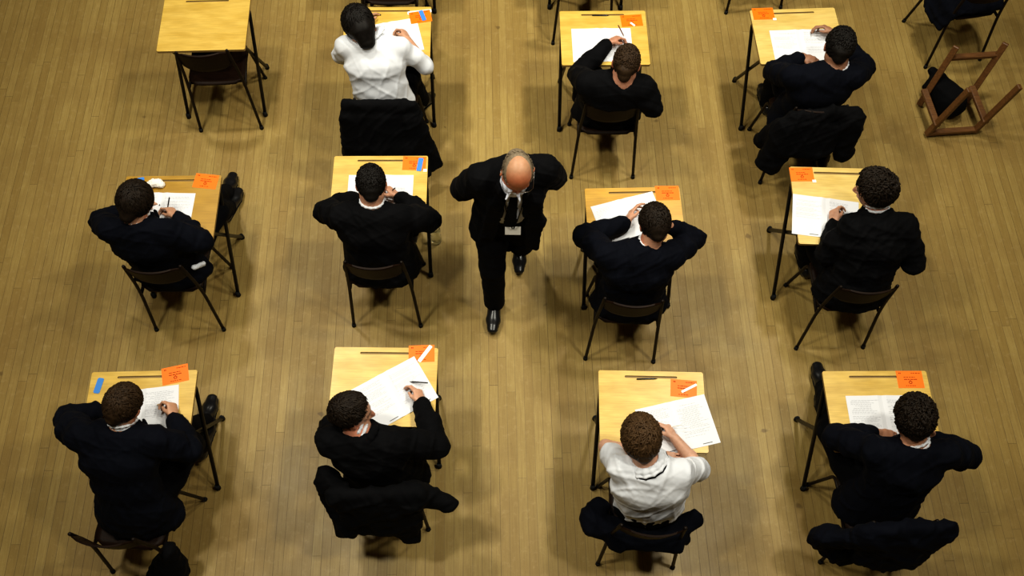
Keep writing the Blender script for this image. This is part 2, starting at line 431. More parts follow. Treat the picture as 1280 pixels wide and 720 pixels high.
def u_frame(xh, y_top, y_foot, zt=.70, r=.0125):
    bm = bmesh.new()
    k = .13
    pts = [(-xh, y_foot, .012), (-xh, y_top + (y_foot - y_top) * .04, zt - .03), (-xh + .03, y_top, zt - .005), (xh - .03, y_top, zt - .005), (xh, y_top + (y_foot - y_top) * .04, zt - .03), (xh, y_foot, .012)]
    add_tube(bm, bend(pts, .03, 4), r, 10)
    return bm
DESKTOPS = {k: desk_top_mesh(M[k]) for k in ('desk', 'desk_pale', 'desk_deep', 'desk_amber')}
def make_desk():
    root = empty('exam_desk', (0, 0, 0))
    link('desk_top', DESKTOPS['desk'], root)
    fa = link('leg_frame', bm_mesh('leg_frame', u_frame(.284, .17, -.255), M['metal']), root)
    fb = link('leg_frame', bm_mesh('leg_frame', u_frame(.262, -.17, .193), M['metal']), root)
    for fr, xh, yf in ((fa, .284, -.255), (fb, .262, .193)):
        for s in (-1, 1):
            bm = bmesh.new(); add_tube(bm, [(s * xh, yf, 0), (s * xh, yf, .022), (s * xh, yf * .985, .04)], [.017, .0165, .0145], 10)
            link('foot_cap', bm_mesh('foot_cap', bm, M['rubber']), fr)
    for yy in (.205, -.205):
        bm = bmesh.new(); add_box(bm, (0, yy, .688), (.50, .012, .026))
        link('apron_rail', bm_mesh('apron_rail', bm, M['metal']), root)
    return root
desk_proto = make_desk(); _used = [False]
DESKS = {}
def desk(key, x, y, deg, label, top='desk', z=0, depth=DD):
    o = desk_proto if not _used[0] else copy_tree(desk_proto)
    _used[0] = True
    o.location = (x, y, z); o.rotation_euler = (0, 0, math.radians(deg)); o.scale = (1, depth / DD, 1)
    for ch in o.children:
        if ch.name.startswith('desk_top'): ch.data = DESKTOPS[top]
    tag(o, label, 'desk', 'exam desks in rows'); DESKS[key] = (x, y, math.radians(deg)); return o

def curved_panel(w, hgt, nx, nz, fn, thick, rc):
    """panel with rounded corners; fn(u,v)->(p, normal), u,v in -1..1"""
    bm = bmesh.new(); fr = []; bk = []
    for j in range(nz + 1):
        v = -1 + 2 * j / nz; rf = []; rb = []
        ins = 0
        dv = (1 - abs(v)) * hgt / 2
        if dv < rc: ins = rc - math.sqrt(max(rc * rc - (rc - dv) ** 2, 0))
        for i in range(nx + 1):
            u = (-1 + 2 * i / nx) * (1 - ins / (w / 2))
            p, n = fn(u, v); p = Vector(p); n = Vector(n).normalized()
            rf.append(bm.verts.new(p + n * thick / 2)); rb.append(bm.verts.new(p - n * thick / 2))
        fr.append(rf); bk.append(rb)
    for j in range(nz):
        for i in range(nx):
            for g, fl in ((fr, 0), (bk, 1)):
                q = (g[j][i], g[j][i + 1], g[j + 1][i + 1], g[j + 1][i]); f = bm.faces.new(q if not fl else q[::-1]); f.smooth = True
    for j in range(nz):
        bm.faces.new((fr[j][0], fr[j + 1][0], bk[j + 1][0], bk[j][0])); bm.faces.new((fr[j][nx], bk[j][nx], bk[j + 1][nx], fr[j + 1][nx]))
    for i in range(nx):
        bm.faces.new((fr[0][i], bk[0][i], bk[0][i + 1], fr[0][i + 1])); bm.faces.new((fr[nz][i], fr[nz][i + 1], bk[nz][i + 1], bk[nz][i]))
    return bm
BACK_Z = .735
def BACK_Y(u, v): return -.165 - .03 * (v + 1) / 2 - .045 * (1 - np.minimum(np.abs(u), 1) ** 2)
def make_chair():
    root = empty('stacking_chair', (0, 0, 0))
    def seat(u, v):
        y = .02 + v * .19; z = .437 + .012 * u * u - (.018 * max(0, v - .5) ** 2 / .25) + .012 * max(0, -v - .4)
        return (u * .195, y, z), (-.05 * u, 0, 1)
    link('seat', bm_mesh('seat', curved_panel(.39, .38, 10, 10, seat, .011, .06), M['wood_dark']), root)
    def back(u, v):
        return (u * .17, BACK_Y(u, v), BACK_Z + v * .095), (.45 * u, 1, .2)
    b = link('backrest', bm_mesh('backrest', curved_panel(.34, .19, 14, 8, back, .011, .05), M['wood_dark']), root)
    for sx in (-.13, .13):
        for z in (.70, .77):
            p, n = back(sx / .17, (z - BACK_Z) / .095)
            bm = bmesh.new(); add_tube(bm, [(p[0], p[1] + .004, z), (p[0], p[1] + .008, z)], .005, 8)
            link('rivet', bm_mesh('rivet', bm, M['metal_b']), b)
    for s in (-1, 1):
        bm = bmesh.new()
        add_tube(bm, bend([(s * .222, -.232, .012), (s * .198, -.172, .41), (s * .188, -.168, .56), (s * .168, -.186, .815)], .07, 5) + [Vector((s * .1672, -.1868, .821)), Vector((s * .167, -.187, .824))], [.0105] * 14 + [.008, .003], 10)
        lg = link('rear_leg', bm_mesh('rear_leg', bm, M['metal_b']), root)
        bm = bmesh.new(); add_tube(bm, [(s * .223, -.234, 0), (s * .222, -.231, .03)], [.0145, .013], 10)
        link('foot_cap', bm_mesh('foot_cap', bm, M['rubber']), lg)
        bm = bmesh.new()
        add_tube(bm, bend([(s * .222, .235, .012), (s * .190, .175, .418), (s * .186, .05, .424), (s * .196, -.165, .418)], .05, 5), .0105, 10)
        lg = link('front_leg', bm_mesh('front_leg', bm, M['metal_b']), root)
        bm = bmesh.new(); add_tube(bm, [(s * .223, .237, 0), (s * .221, .232, .03)], [.0145, .013], 10)
        link('foot_cap', bm_mesh('foot_cap', bm, M['rubber']), lg)
    for yy in (.12, -.12):
        bm = bmesh.new(); add_tube(bm, [(-.19, yy, .414), (.19, yy, .414)], .009, 8)
        link('seat_rail', bm_mesh('seat_rail', bm, M['metal_b']), root)
    return root
chair_proto = make_chair(); _cu = [False]
CHAIRS = {}
def chair(key, x, y, deg, label):
    o = chair_proto if not _cu[0] else copy_tree(chair_proto)
    _cu[0] = True
    o.location = (x, y, 0); o.rotation_euler = (0, 0, math.radians(deg)); tag(o, label, 'chair', 'stacking chairs at the exam desks')
    CHAIRS[key] = (x, y, math.radians(deg)); return o
def cl(key, x, y, z):
    cx, cy, a = CHAIRS[key]; return A3((cx + x * math.cos(a) - y * math.sin(a), cy + x * math.sin(a) + y * math.cos(a), z))

# ------------------------------------------------------------------ small desk things
Z0 = DH + .0006
def quads_mesh(name, quads, mats):
    V = []; Q = []; mi = []
    for pts, m in quads:
        b = len(V); V += pts; Q.append((b, b + 1, b + 2, b + 3)); mi.append(m)
    return mesh_np(name, V, Q, mats, False, mi)
def rect(x0, y0, x1, y1, z): return [(x0, y0, z), (x1, y0, z), (x1, y1, z), (x0, y1, z)]
def slab(x0, y0, x1, y1, z0, z1, m):
    return [(rect(x0, y0, x1, y1, z1), m), ([(x0, y0, z0), (x1, y0, z0), (x1, y0, z1), (x0, y0, z1)], m), ([(x1, y0, z0), (x1, y1, z0), (x1, y1, z1), (x1, y0, z1)], m),
            ([(x1, y1, z0), (x0, y1, z0), (x0, y1, z1), (x1, y1, z1)], m), ([(x0, y1, z0), (x0, y0, z0), (x0, y0, z1), (x0, y1, z1)], m), (rect(x0, y0, x1, y1, z0)[::-1], m)]
def words(r, x0, x1, y, h, z, m, gap=.006, wmin=.008, wmax=.024):
    out = []; x = x0
    while x < x1 - .004:
        w = min(r.uniform(wmin, wmax), x1 - x); out.append((rect(x, y, x + w, y + h, z), m)); x += w + gap * r.uniform(.6, 1.4)
    return out
def card_mesh(seed, corner=False):
    r = random.Random(seed); q = slab(-.0745, -.0525, .0745, .0525, 0, .0006, 0); z = .0009
    q += words(r, -.060, -.046, .034, .008, z, 1, .002, .004, .006)
    q += words(r, .010, .062, .036, .004, z, 1, .003, .008, .016)
    q += words(r, -.035, .030, .012, .004, z, 1, .003, .010, .022)
    q += words(r, -.035, .040, -.002, .005, z, 1, .003, .010, .022)
    for dx, dy, w, h in ((-.008, -.027, .016, .004), (-.010, -.022, .005, .010), (.005, -.022, .005, .010), (-.006, -.013, .012, .004), (-.002, -.009, .004, .006)):
        q.append((rect(dx, dy, dx + w, dy + h, z), 1))
    q += words(r, -.030, .032, -.040, .004, z, 1, .004, .006, .014)
    if corner: q += slab(.060, -.062, .084, -.042, .0007, .0016, 2)
    return quads_mesh('candidate_card', q, [M['orange'], M['ink_card'], M['white']])
def card(p, deg, seed, label, corner=False, dz=0):
    o = link('candidate_card', card_mesh(seed, corner), None, (p[0], p[1], Z0 + dz)); o.rotation_euler = (0, 0, math.radians(deg))
    return tag(o, label, 'card', 'orange candidate cards on the desks')
def booklet(p, deg, seed, label, pages=(1, 1), w=.205, hgt=.292, bars=(0, 1), dens=.8):
    """open exam booklet: two pages meeting in a soft fold, faint printed lines"""
    r = random.Random(seed); q = []; n = 8
    def zz(x): return .0012 + .0055 * math.exp(-(abs(x) - .012) ** 2 / .0016) * (1 if abs(x) > .012 else abs(x) / .012)
    for side in (-1, 1):
        if side < 0 and not pages[0]: continue
        if side > 0 and not pages[1]: continue
        xs = [side * w * i / n for i in range(n + 1)]
        for i in range(n):
            a, b = sorted((xs[i], xs[i + 1])); za, zb = zz(a), zz(b)
            q.append(([(a, -hgt / 2, za), (b, -hgt / 2, zb), (b, hgt / 2, zb), (a, hgt / 2, za)], 0))
            q.append(([(a, -hgt / 2, 0), (b, -hgt / 2, 0), (b, -hgt / 2, zb), (a, -hgt / 2, za)], 0))
            q.append(([(a, hgt / 2, za), (b, hgt / 2, zb), (b, hgt / 2, 0), (a, hgt / 2, 0)], 0))
        e = xs[-1]; q.append(([(e, -hgt / 2, 0), (e, hgt / 2, 0), (e, hgt / 2, zz(e)), (e, -hgt / 2, zz(e))], 0))
        x0, x1 = (-w + .022, -.022) if side < 0 else (.022, w - .022)
        y = hgt / 2 - .03; filled = r.uniform(.45, .95)
        while y > -hgt / 2 + .03:
            if r.random() < dens and (hgt / 2 - y) < hgt * filled:
                xx = x0 + (0 if r.random() < .6 else r.uniform(0, .05))
                for pts, mi in words(r, xx, x1 - r.uniform(0, .05), y, .0016, .0, 1, .004, .006, .02):
                    q.append(([(px, py, zz(px) + .0006) for px, py, _ in pts], mi))
            y -= .0078
        if (side < 0 and 0 in bars) or (side > 0 and 1 in bars):
            xb = x0 + .085
            q.append(([(px, py, zz(px) + .0006) for px, py, _ in rect(xb, -hgt / 2 + .012, xb + .055, -hgt / 2 + .016, 0)], 2))
    o = link('exam_booklet', quads_mesh('exam_booklet', q, [M['paper'], M['ink'], M['ink_dark']]), None, (p[0], p[1], Z0))
    o.rotation_euler = (0, 0, math.radians(deg)); return tag(o, label, 'exam paper', 'exam papers on the desks')
def pen(tip, tail, mat, label, r=.0042, cat='pen', name='pen', cap=None):
    tip, tail = Vector(tip), Vector(tail); d = tail - tip; Ln = min(max(d.length, .12), .15); d.normalize()
    o = empty(name, tip); tag(o, label, cat)
    bm = bmesh.new(); add_tube(bm, [d * .014, d * .02, d * (Ln - .004), d * Ln], [r * .75, r, r, r * .7], 8); link('barrel', bm_mesh('barrel', bm, mat), o)
    bm = bmesh.new(); add_tube(bm, [d * 0.0005, d * .0145], [.0007, r * .75], 8); link('nib', bm_mesh('nib', bm, cap or mat), o)
    return o

# ------------------------------------------------------------------ people
UP = A3((0, 0, 1))
def rotv(v, ax, a): return A3(Matrix.Rotation(a, 3, Vector(ax)) @ Vector(v))
def hand(sc, W, d, n, side, curl=(.5, .5, .5, .5), thumb=.4, sc_=1.0, spread=1.0):
    """palm, four unequal fingers and a thumb; d = pointing direction, n = where the palm faces, side = thumb side"""
    d, n, side = nrm(d), nrm(n), nrm(side); W = A3(W)
    sc.ecap(W - d * .01, W + d * .045 * sc_, side, (.026 * sc_, .019 * sc_), (.036 * sc_, .015 * sc_), .012)
    sc.ecap(W + d * .045 * sc_, W + d * .082 * sc_, side, (.036 * sc_, .015 * sc_), (.037 * sc_, .012 * sc_), .010)
    for i, (off, Ls, r) in enumerate(((.029, 1.0, .0086), (.0098, 1.1, .0088), (-.0096, 1.03, .0083), (-.0275, .82, .0074))):
        p = W + d * (.085 - abs(off - .01) * .25) * sc_ + side * off * sc_
        c = curl[i]; ang = c * .75; spr = side * off * 2.2 * spread
        for Lk, rr, da in ((.044, 1, c * .85), (.027, .93, c * .6), (.021, .85, 0)):
            dr = nrm(d * math.cos(ang) + n * math.sin(ang) + spr * max(0, math.cos(ang)))
            q = p + dr * Lk * Ls * sc_; sc.cone(p, q, r * rr * sc_, r * rr * .92 * sc_, .0035); p = q; ang += da
    b = W + d * .022 * sc_ + side * .022 * sc_
    t1 = nrm(d * .72 + side * .62 * (1 - thumb * .55) + n * (.15 + thumb * .5)); t2 = nrm(d * .9 + side * (.25 - thumb * .5) + n * (.1 + thumb * .5))
    sc.cone(b, b + t1 * .042 * sc_, .0135 * sc_, .0105 * sc_, .010); sc.cone(b + t1 * .042 * sc_, b + t1 * .042 * sc_ + t2 * .031 * sc_, .0102 * sc_, .0085 * sc_, .004)
    return W + d * .118 * sc_ + n * .03 * sc_
def head_frame(yaw, pitch, roll=0):
    f = A3((-math.sin(yaw) * math.cos(pitch), math.cos(yaw) * math.cos(pitch), -math.sin(pitch)))
    u = A3((-math.sin(yaw) * math.sin(pitch), math.cos(yaw) * math.sin(pitch), math.cos(pitch)))
    s = np.cross(f, u)
    if roll: u = rotv(u, f, roll); s = np.cross(f, u)
    return f, u, s
def head(sc, C, f, u, s, g=1.0):
    p = lambda a, b, c: C + (f * a + u * b + s * c) * g
    ax = (s, f, u)
    sc.ell(p(-.005, .018, 0), ax, (.074 * g, .096 * g, .092 * g), .02)           # cranium
    sc.ell(p(.030, -.035, 0), ax, (.062 * g, .066 * g, .078 * g), .03)            # face
    sc.ell(p(.048, -.088, 0), ax, (.034 * g, .034 * g, .026 * g), .03)            # chin
    for k in (-1, 1):
        sc.cone(p(.0, -.07, k * .045), p(.045, -.095, k * .02), .024 * g, .02 * g, .03)   # jaw
        sc.ell(p(.068, -.035, k * .036), ax, (.02 * g, .018 * g, .018 * g), .02)   # cheek
        sc.cone(p(.085, .014, k * .012), p(.073, .012, k * .045), .011 * g, .010 * g, .014) # brow
        sc.ell(p(.088, -.012, k * .031), ax, (.0125 * g, .010 * g, .0085 * g), .006)  # eyelid
        sc.ell(p(.004, -.012, k * .079), (nrm(s * .9 - f * .45 * k * k), f, u), (.008 * g, .020 * g, .032 * g), .006)  # ear
        sc.ell(p(.004, -.030, k * .078), ax, (.008 * g, .012 * g, .012 * g), .006)
    sc.chain([p(.092, -.002, 0), p(.104, -.025, 0), p(.113, -.040, 0)], [.009 * g, .010 * g, .0125 * g], .012)   # nose
    for k in (-1, 1): sc.ell(p(.100, -.043, k * .013), ax, (.008 * g, .010 * g, .007 * g), .008)
    sc.cone(p(.090, -.066, -.017), p(.090, -.066, .017), .0075 * g, .0075 * g, .006)  # lips
    sc.cone(p(.088, -.077, -.014), p(.088, -.077, .014), .0085 * g, .0085 * g, .006)
def skin_color(V, C, f, u, s, base, g=1.0, brow=(.05, .03, .02), ruddy=.0):
    base = A3(base); c = np.tile(base, (len(V), 1))
    q = (V - C) / g; a, b, l = q @ f, q @ u, q @ s
    near = np.linalg.norm(q, axis=1) < .16
    def blend(mask, col, k): c[mask] = c[mask] * (1 - k) + A3(col) * k
    red = base * A3((1.0, .62, .55))
    blend(near & (np.abs(l) > .072), red, .6)                                     # ears
    blend(near & (a > .100), red, .45)                                             # nose
    blend(near & (a > .07) & (b < -.055) & (b > -.085) & (np.abs(l) < .024), base * A3((.85, .5, .48)), .7)
    blend(near & (a > .065) & (np.abs(b - .021) < .006) & (np.abs(np.abs(l) - .031) < .02), brow, .75)
    e = (a / 1 - .097) ** 2 + (b + .013) ** 2 * 3 + (np.abs(l) - .031) ** 2
    blend(near & (a > .07) & (np.abs(b + .017) < .0028) & (np.abs(np.abs(l) - .031) < .012), (.02, .012, .01), .8)   # lash line
    if ruddy: k_ = np.clip((a + .02) / .06, 0, 1)[:, None] * ruddy * near[:, None]; c = c * (1 - k_) + base * A3((1.12, .62, .46)) * k_
    return c
def hair_obj(parent, base, C, f, u, s, mat, g=1.0, length=.05, lift=.010, curl=.0, nape=-.075, front=.055, n=700, seed=1, bald=False, vol=(1, 1, 1), nape_r=.0, ears=True):
    """a cap over the scalp with tapered locks laid over it, flowing from the crown"""
    r = np.random.default_rng(seed); p = lambda a, b, c: C + (f * a + u * b + s * c) * g
    sc = Sculpt(); off = lift
    sc.ell(p(-.006, .018, 0), (s, f, u), ((.075 * vol[0] + off) * g, (.097 * vol[1] + off) * g, (.093 * vol[2] + off) * g), .01)
    sc.cone(p(-.060, -.03, 0), p(-.062, nape + .02, 0), (.055 + nape_r) * g, (.042 + nape_r * .6) * g, .03)
    sc.half(p(front, 0, 0), f * 1.0 - u * .75, .02)              # hairline over the forehead
    sc.half(p(.032, -.005, 0), f - u * .25, .02) if False else None
    sc.half(p(-.035, nape, 0), -u * .9 + f * .55, .015)           # nape and behind the ears
    if ears:
        for e in (-1, 1): sc.ell(p(.012, -.028, e * .092), (s, f, u), (.030 * g, .030 * g, .042 * g), .012, 's')
    if bald: sc.ell(p(.03, .085, 0), (s, f, u), (.066 * g, .115 * g, .075 * g), .012, 's')
    V, Q = sc.arrays(.006)
    V = V + vnormals(V, Q) * (folds(V, .001 if bald else .0025 + curl * .25, .035, seed, ridge=curl > 0) )[:, None]
    # locks
    R = A3((.075 * vol[0] + off, .097 * vol[1] + off, .093 * vol[2] + off)); crown = nrm(A3((r.uniform(-.15, .15), -.62, .78)))
    LV = [V]; LQ = [Q]; nb = len(V); made = 0
    n = int(n * 1.5)
    while made < n:
        w = nrm(r.normal(size=3)); pos = w * R         # (s,f,u) frame
        a, b = pos[1] - .006, pos[2] + .018
        if a * 1.0 - b * .75 > front - .012: continue
        if b < nape + .02 or (b < .0 and a > .02): continue
        if bald and b > .052: continue
        if ears and abs(pos[0]) > .055 and -.016 < a < .05 and b < .022: continue
        made += 1
        flow = w - crown; flow = flow - w * (flow @ w); flow = nrm(flow + r.normal(size=3) * (.22 + curl * 6)); flow = nrm(flow - w * (flow @ w))
        Ln = length * r.uniform(.6, 1.3); ns = 5; pts = []
        sw = np.cross(w, flow); cur = w.copy(); ph = r.uniform(0, 6.3); hgt = r.uniform(.0, .006) + curl * .5
        for k in range(ns):
            t = k / (ns - 1); dirn = nrm(w * math.cos(Ln * t / .09) + flow * math.sin(Ln * t / .09))
            wob = sw * math.sin(ph + t * 5) * (.004 + curl * .9) + dirn * (math.sin(ph * 1.7 + t * 4) * curl * .8)
            q = dirn * R + dirn * (hgt * math.sin(math.pi * min(1, t * 1.1 + .05)) + .0012) + wob
            pts.append(p(q[1] - .006, q[2] + .018, q[0]))
        rd = [.0032, .0042 + curl * .12, .0040, .0028, .0008]
        tv, tq = tube_arrays(pts, [x * r.uniform(.8, 1.25) * g * (.35 if bald else 1) for x in rd], 4)
        LV.append(np.array([tuple(v) for v in tv])); LQ.append(np.array(tq) + nb); nb += len(tv)
    me = mesh_np('hair', np.concatenate(LV) - A3(base), np.concatenate(LQ), mat)
    return link('hair', me, parent)
def shoe(parent, base, ankle, toe_dir, ln=.285):
    d = nrm(toe_dir); a = A3(ankle); sd = nrm(np.cross(d, UP)); up2 = nrm(np.cross(sd, d))
    gz = a - up2 * .075
    heel = gz - d * .055 + up2 * .034; ball = gz + d * .115 + up2 * .030; toe = gz + d * (ln - .10) + up2 * .024
    sc = Sculpt()
    sc.ecap(heel, ball, sd, (.034, .036), (.046, .034), .02); sc.ecap(ball, toe, sd, (.046, .032), (.033, .022), .02)
    sc.cone(a - up2 * .005 - d * .005, heel + d * .02 + up2 * .02, .044, .04, .03); sc.cone(a + d * .02 - up2 * .01, ball - d * .03 + up2 * .01, .036, .03, .03)
    sc.half(gz + up2 * .002, -up2, .004); sc.half(a + up2 * .012, up2, .006)
    o = sculpt_obj('shoe', sc, .006, M['shoe'], parent, base)
    s2 = Sculpt(); s2.ecap(heel - up2 * .03, ball - up2 * .026, sd, (.036, .010), (.048, .009), .01); s2.ecap(ball - up2 * .026, toe - up2 * .02, sd, (.048, .009), (.035, .009), .01)
    s2.half(gz - up2 * .004, -up2, .002)
    sculpt_obj('sole', s2, .006, M['sole'], o, base)
    return o

def solve_elbow(fn, S, W, l1=.29, l2=.255, zr=(.70, 1.15)):
    best = None
    for z in np.linspace(zr[0], zr[1], 46):
        e = fn(z); c = (np.linalg.norm(e - S) - l1) ** 2 + (np.linalg.norm(e - W) - l2) ** 2
        if best is None or c < best[0]: best = (c, e)
    return best[1]

PEOPLE = {}
def student(key, label, J, yaw, pitch, roll=0, garment='jacket', mat='navy', hair=None, skin=(.55, .30, .20), hands=None, legs=None,
            sleeve_end=(.86, .86), lean_back=0, hem=True, g=1.0, fold=1.0, hem_w=1.12, wide=1.12, seed=0, collar=True, tie_band=False):
    pel = J['pel']; N0 = J['neck']; C = J['head']; Ls, Rs = J['Ls'], J['Rs']; Le, Re, Lw, Rw = J['Le'], J['Re'], J['Lw'], J['Rw']
    cx, cy, ca = CHAIRS[key]
    fwd = A3((-math.sin(ca), math.cos(ca), 0)); rt = A3((math.cos(ca), math.sin(ca), 0))
    base = A3((pel[0], pel[1], 0))
    f, u, s = head_frame(math.radians(yaw), math.radians(pitch), math.radians(roll))
    shl = nrm(Rs - Ls); mid = (Ls + Rs) / 2
    spine = mid - pel; sdir = nrm(spine)
    back = nrm(np.cross(shl, sdir)) * -1                           # towards the back
    if back[1] > 0: back = -back
    waist = pel + spine * .38 + back * .035; chest = pel + spine * .76 + back * .03
    hips = [pel - rt * .088, pel + rt * .088]
    legs = legs or {}
    lk = legs.get('Lk', hips[0] + fwd * .40 - rt * .04 + UP * .02); rk = legs.get('Rk', hips[1] + fwd * .40 + rt * .04 + UP * .02)
    la = legs.get('La', lk + fwd * .06 - UP * (lk[2] - .09)); ra = legs.get('Ra', rk + fwd * .06 - UP * (rk[2] - .09))
    lt = legs.get('Lt', fwd); rtoe = legs.get('Rt', fwd)
    # --- body: one continuous surface
    b = Sculpt()
    b.ecap(pel, waist, rt, (.145, .10), (.125, .088), .05); b.ecap(waist, chest, rt + shl, (.125, .088), (.15, .10), .05)
    b.ecap(chest, mid, shl, (.15, .095), (.13, .07), .05)
    b.cone(Ls, Rs, .052, .052, .04); b.cone(mid + (N0 - mid) * .2, N0, .065, .058, .04)
    skb = C - u * .055 * g - f * .022 * g
    b.cone(N0, skb, .056, .055, .03)
    for hp, kn, an in ((hips[0], lk, la), (hips[1], rk, ra)):
        b.chain([hp, kn, an], [.078, .052, .036], .03); 
    for S, E, W in ((Ls, Le, Lw), (Rs, Re, Rw)):
        b.chain([S, S + (E - S) * .5, E], [.05, .044, .037], .02); b.chain([E, E + (W - E) * .35, W], [.038, .039, .027], .015)
    head(b, C, f, u, s, g)
    hands = hands or {}
    tips = {}
    for nm, W, E in (('L', Lw, Le), ('R', Rw, Re)):
        hd = hands.get(nm, {}); d = nrm(A3(hd['d'])) if 'd' in hd else nrm(W - E)
        inward = (shl if nm == 'L' else -shl)
        n = A3(hd.get('n', -UP * .8 + inward * .5)); n = nrm(n - d * (n @ d))
        side = np.cross(d, n) * (1 if nm == 'R' else -1)
        tips[nm] = hand(b, W, d, n, side, hd.get('curl', (.6, .65, .7, .75)), hd.get('thumb', .4), .98)
    sk = A3(skin)
    name = 'person'
    o = sculpt_obj(name, b, .0052, M['skin'], None, base, col=lambda V: skin_color(V, C, f, u, s, sk, g), rest=key)
    o.location = base; tag(o, label, 'person')
    # --- hair
    hk = dict(mat=M['hair_dark'], seed=seed); hk.update(hair or {})
    if isinstance(hk['mat'], str): hk['mat'] = M[hk['mat']]
    hair_obj(o, base, C, f, u, s, g=g, **hk)
    # --- trousers
    t = Sculpt()
    t.ecap(pel - UP * .01, waist - sdir * .03, rt, (.185, .125), (.140, .10), .04)
    for hp, kn, an in ((hips[0], lk, la), (hips[1], rk, ra)):
        mdl = kn + (an - kn) * .55; t.chain([hp, hp + (kn - hp) * .5, kn], [.092, .086, .072], .03); t.chain([kn, mdl, an + UP * .0], [.072, .062, .058], .02)
        t.half(an - UP * .02, nrm(an - kn), .01) if False else None
    sculpt_obj('trousers', t, .009, M['trouser'], o, base, fold=dict(amp=.005, wl=.09, seed=seed + 3), rest=key)
    shoe(o, base, la, lt); shoe(o, base, ra, rtoe)
    # --- upper garment
    j = Sculpt(); off = .022 if garment == 'jacket' else .012
    w_ = wide
    j.ecap(pel + UP * .02, waist, rt, ((.165 + off * .5) * hem_w, .118), (.148 * w_ + off * .4, .106), .05)
    j.ecap(waist, chest, rt + shl, (.148 * w_ + off * .4, .106), ((.165) * w_ + off * .4, .112 + off * .2), .05)
    j.ecap(chest, mid - sdir * .01, shl, (.165 * w_ + off * .4, .108), (.15, .082), .06)
    j.cone(Ls + sdir * .004, Rs + sdir * .004, .053 + off * .75, .053 + off * .75, .06)
    j.cone(mid + (N0 - mid) * .1, N0 - sdir * .035, .085, .072, .05)
    if garment == 'jacket' and hem:
        j.ecap(pel + UP * .03, pel - UP * .075 - fwd * .02, rt, ((.178) * hem_w, .135), ((.218) * hem_w, .15), .05)
    for S, E, W, se in ((Ls, Le, Lw, sleeve_end[0]), (Rs, Re, Rw, sleeve_end[1])):
        r0, r1, r2 = (.074, .062, .045) if garment == 'jacket' else (.061, .053, .044)
        if se > 0:
            j.chain([S, S + (E - S) * .5, E], [r0, (r0 + r1) / 2 + .003, r1], .025); End = E + (W - E) * se
            j.chain([E, E + (W - E) * se * .5, End], [r1, (r1 + r2) / 2 + .004, r2], .02)
            j.half if False else None
        else:                                                       # short sleeve ends above the elbow
            End = S + (E - S) * (1 + se); j.chain([S, End], [r0, r0 * .98], .025)
    # neck opening
    nd = nrm(skb - N0)
    j.cone(N0 - nd * .004, N0 + nd * .12, *((.071, .085) if garment == 'jacket' else (.058, .075)), .008, 's')
    fl = [dict(amp=.006, wl=.30, seed=seed + 10, ridge=False, n=3), dict(amp=.010 * fold, wl=.13, seed=seed + 11, n=7), dict(amp=(.004 if garment == 'jacket' else .0015) * fold, wl=.06, seed=seed + 12, n=6)]
    gname = 'blazer' if garment == 'jacket' else 'shirt'
    gm = sculpt_obj(gname, j, .0075 if garment == 'jacket' else .006, M[mat], o, base, fold=fl, rest=key)
    # --- collar
    if collar:
        c = Sculpt(); sd = nrm(np.cross(nd, back)); fr = -back
        cm = M['white_cloth']
        ring = []
        for k in range(13):
            a = -math.pi * .82 + 2 * math.pi * .82 * k / 12
            ring.append(N0 - nd * (.000 + .016 * (1 - math.cos(a)) ) + (sd * math.sin(a) - fr * math.cos(a)) * (.066 if garment == 'jacket' else .072))
        if garment == 'jacket':
            ring = [q + nd * .012 for q in ring]; up_ = [q + nd * .026 for q in ring]
            for k in range(12):
                c.cone(ring[k], ring[k + 1], .0085, .0085, .004); c.cone(up_[k], up_[k + 1], .0065, .0065, .012)
        else:
            ring = [q + nd * .026 + nrm(q - N0) * .004 for q in ring]
            up_ = [q + nd * .016 for q in ring]; low_ = [q - nd * .010 + nrm(q - N0) * .030 for q in ring]
            for k in range(12):
                c.cone(up_[k], up_[k + 1], .0075, .0075, .01); c.cone(ring[k] + nd * .006 + nrm(ring[k] - N0) * .014, ring[k + 1] + nd * .006 + nrm(ring[k + 1] - N0) * .014, .010, .010, .014); c.cone(low_[k], low_[k + 1], .0065, .0065, .012)
        sculpt_obj('shirt_collar', c, .0036, cm, o, base)
        if garment == 'jacket':
            c = Sculpt()
            ring = []
            for k in range(13):
                a = -math.pi * .75 + 2 * math.pi * .75 * k / 12
                ring.append(N0 - nd * (.016 + .03 * (1 - math.cos(a))) + (sd * math.sin(a) - fr * math.cos(a)) * (.084 + .006 * (1 - math.cos(a))))
            for k in range(12): c.ecap(ring[k], ring[k + 1], nd, (.022, .011), (.022, .011), .012)
            sculpt_obj('blazer_collar', c, .006, M[mat], gm, base)
        elif tie_band:
            c = Sculpt(); low_ = [q - nd * .019 + nrm(q - N0) * .034 for q in ring]
            for k in range(12): c.cone(low_[k], low_[k + 1], .0065, .0065, .004)
            sculpt_obj('tie', c, .0036, M['trouser'], o, base)
    PEOPLE[key] = dict(tips=tips, o=o, J=J)
    return o

# ------------------------------------------------------------------ the hall
bm = bmesh.new(); add_box(bm, (0, 4, -.05), (16, 18, .1))
tag(link('floor', bm_mesh('floor', bm, M['floor'])), kind='structure')

def plane_obj(name, c, size):
    bm = bmesh.new(); add_box(bm, c, size); tag(link(name, bm_mesh(name, bm, M['plaster'])), kind='structure')
M['plaster'] = noisy(new_mat('pale_plaster', rough=.9, spec=.1), (.50, .46, .38), (.56, .52, .43), scale=2)
plane_obj('wall_left', (-6.05, 4.5, 4.1), (.1, 16, 8.2)); plane_obj('wall_right', (6.05, 4.5, 4.1), (.1, 16, 8.2))
plane_obj('wall_back', (0, 12.45, 4.1), (12.2, .1, 8.2)); plane_obj('wall_front', (0, -3.45, 4.1), (12.2, .1, 8.2)); plane_obj('ceiling', (0, 4.5, 8.25), (12.2, 16, .1))
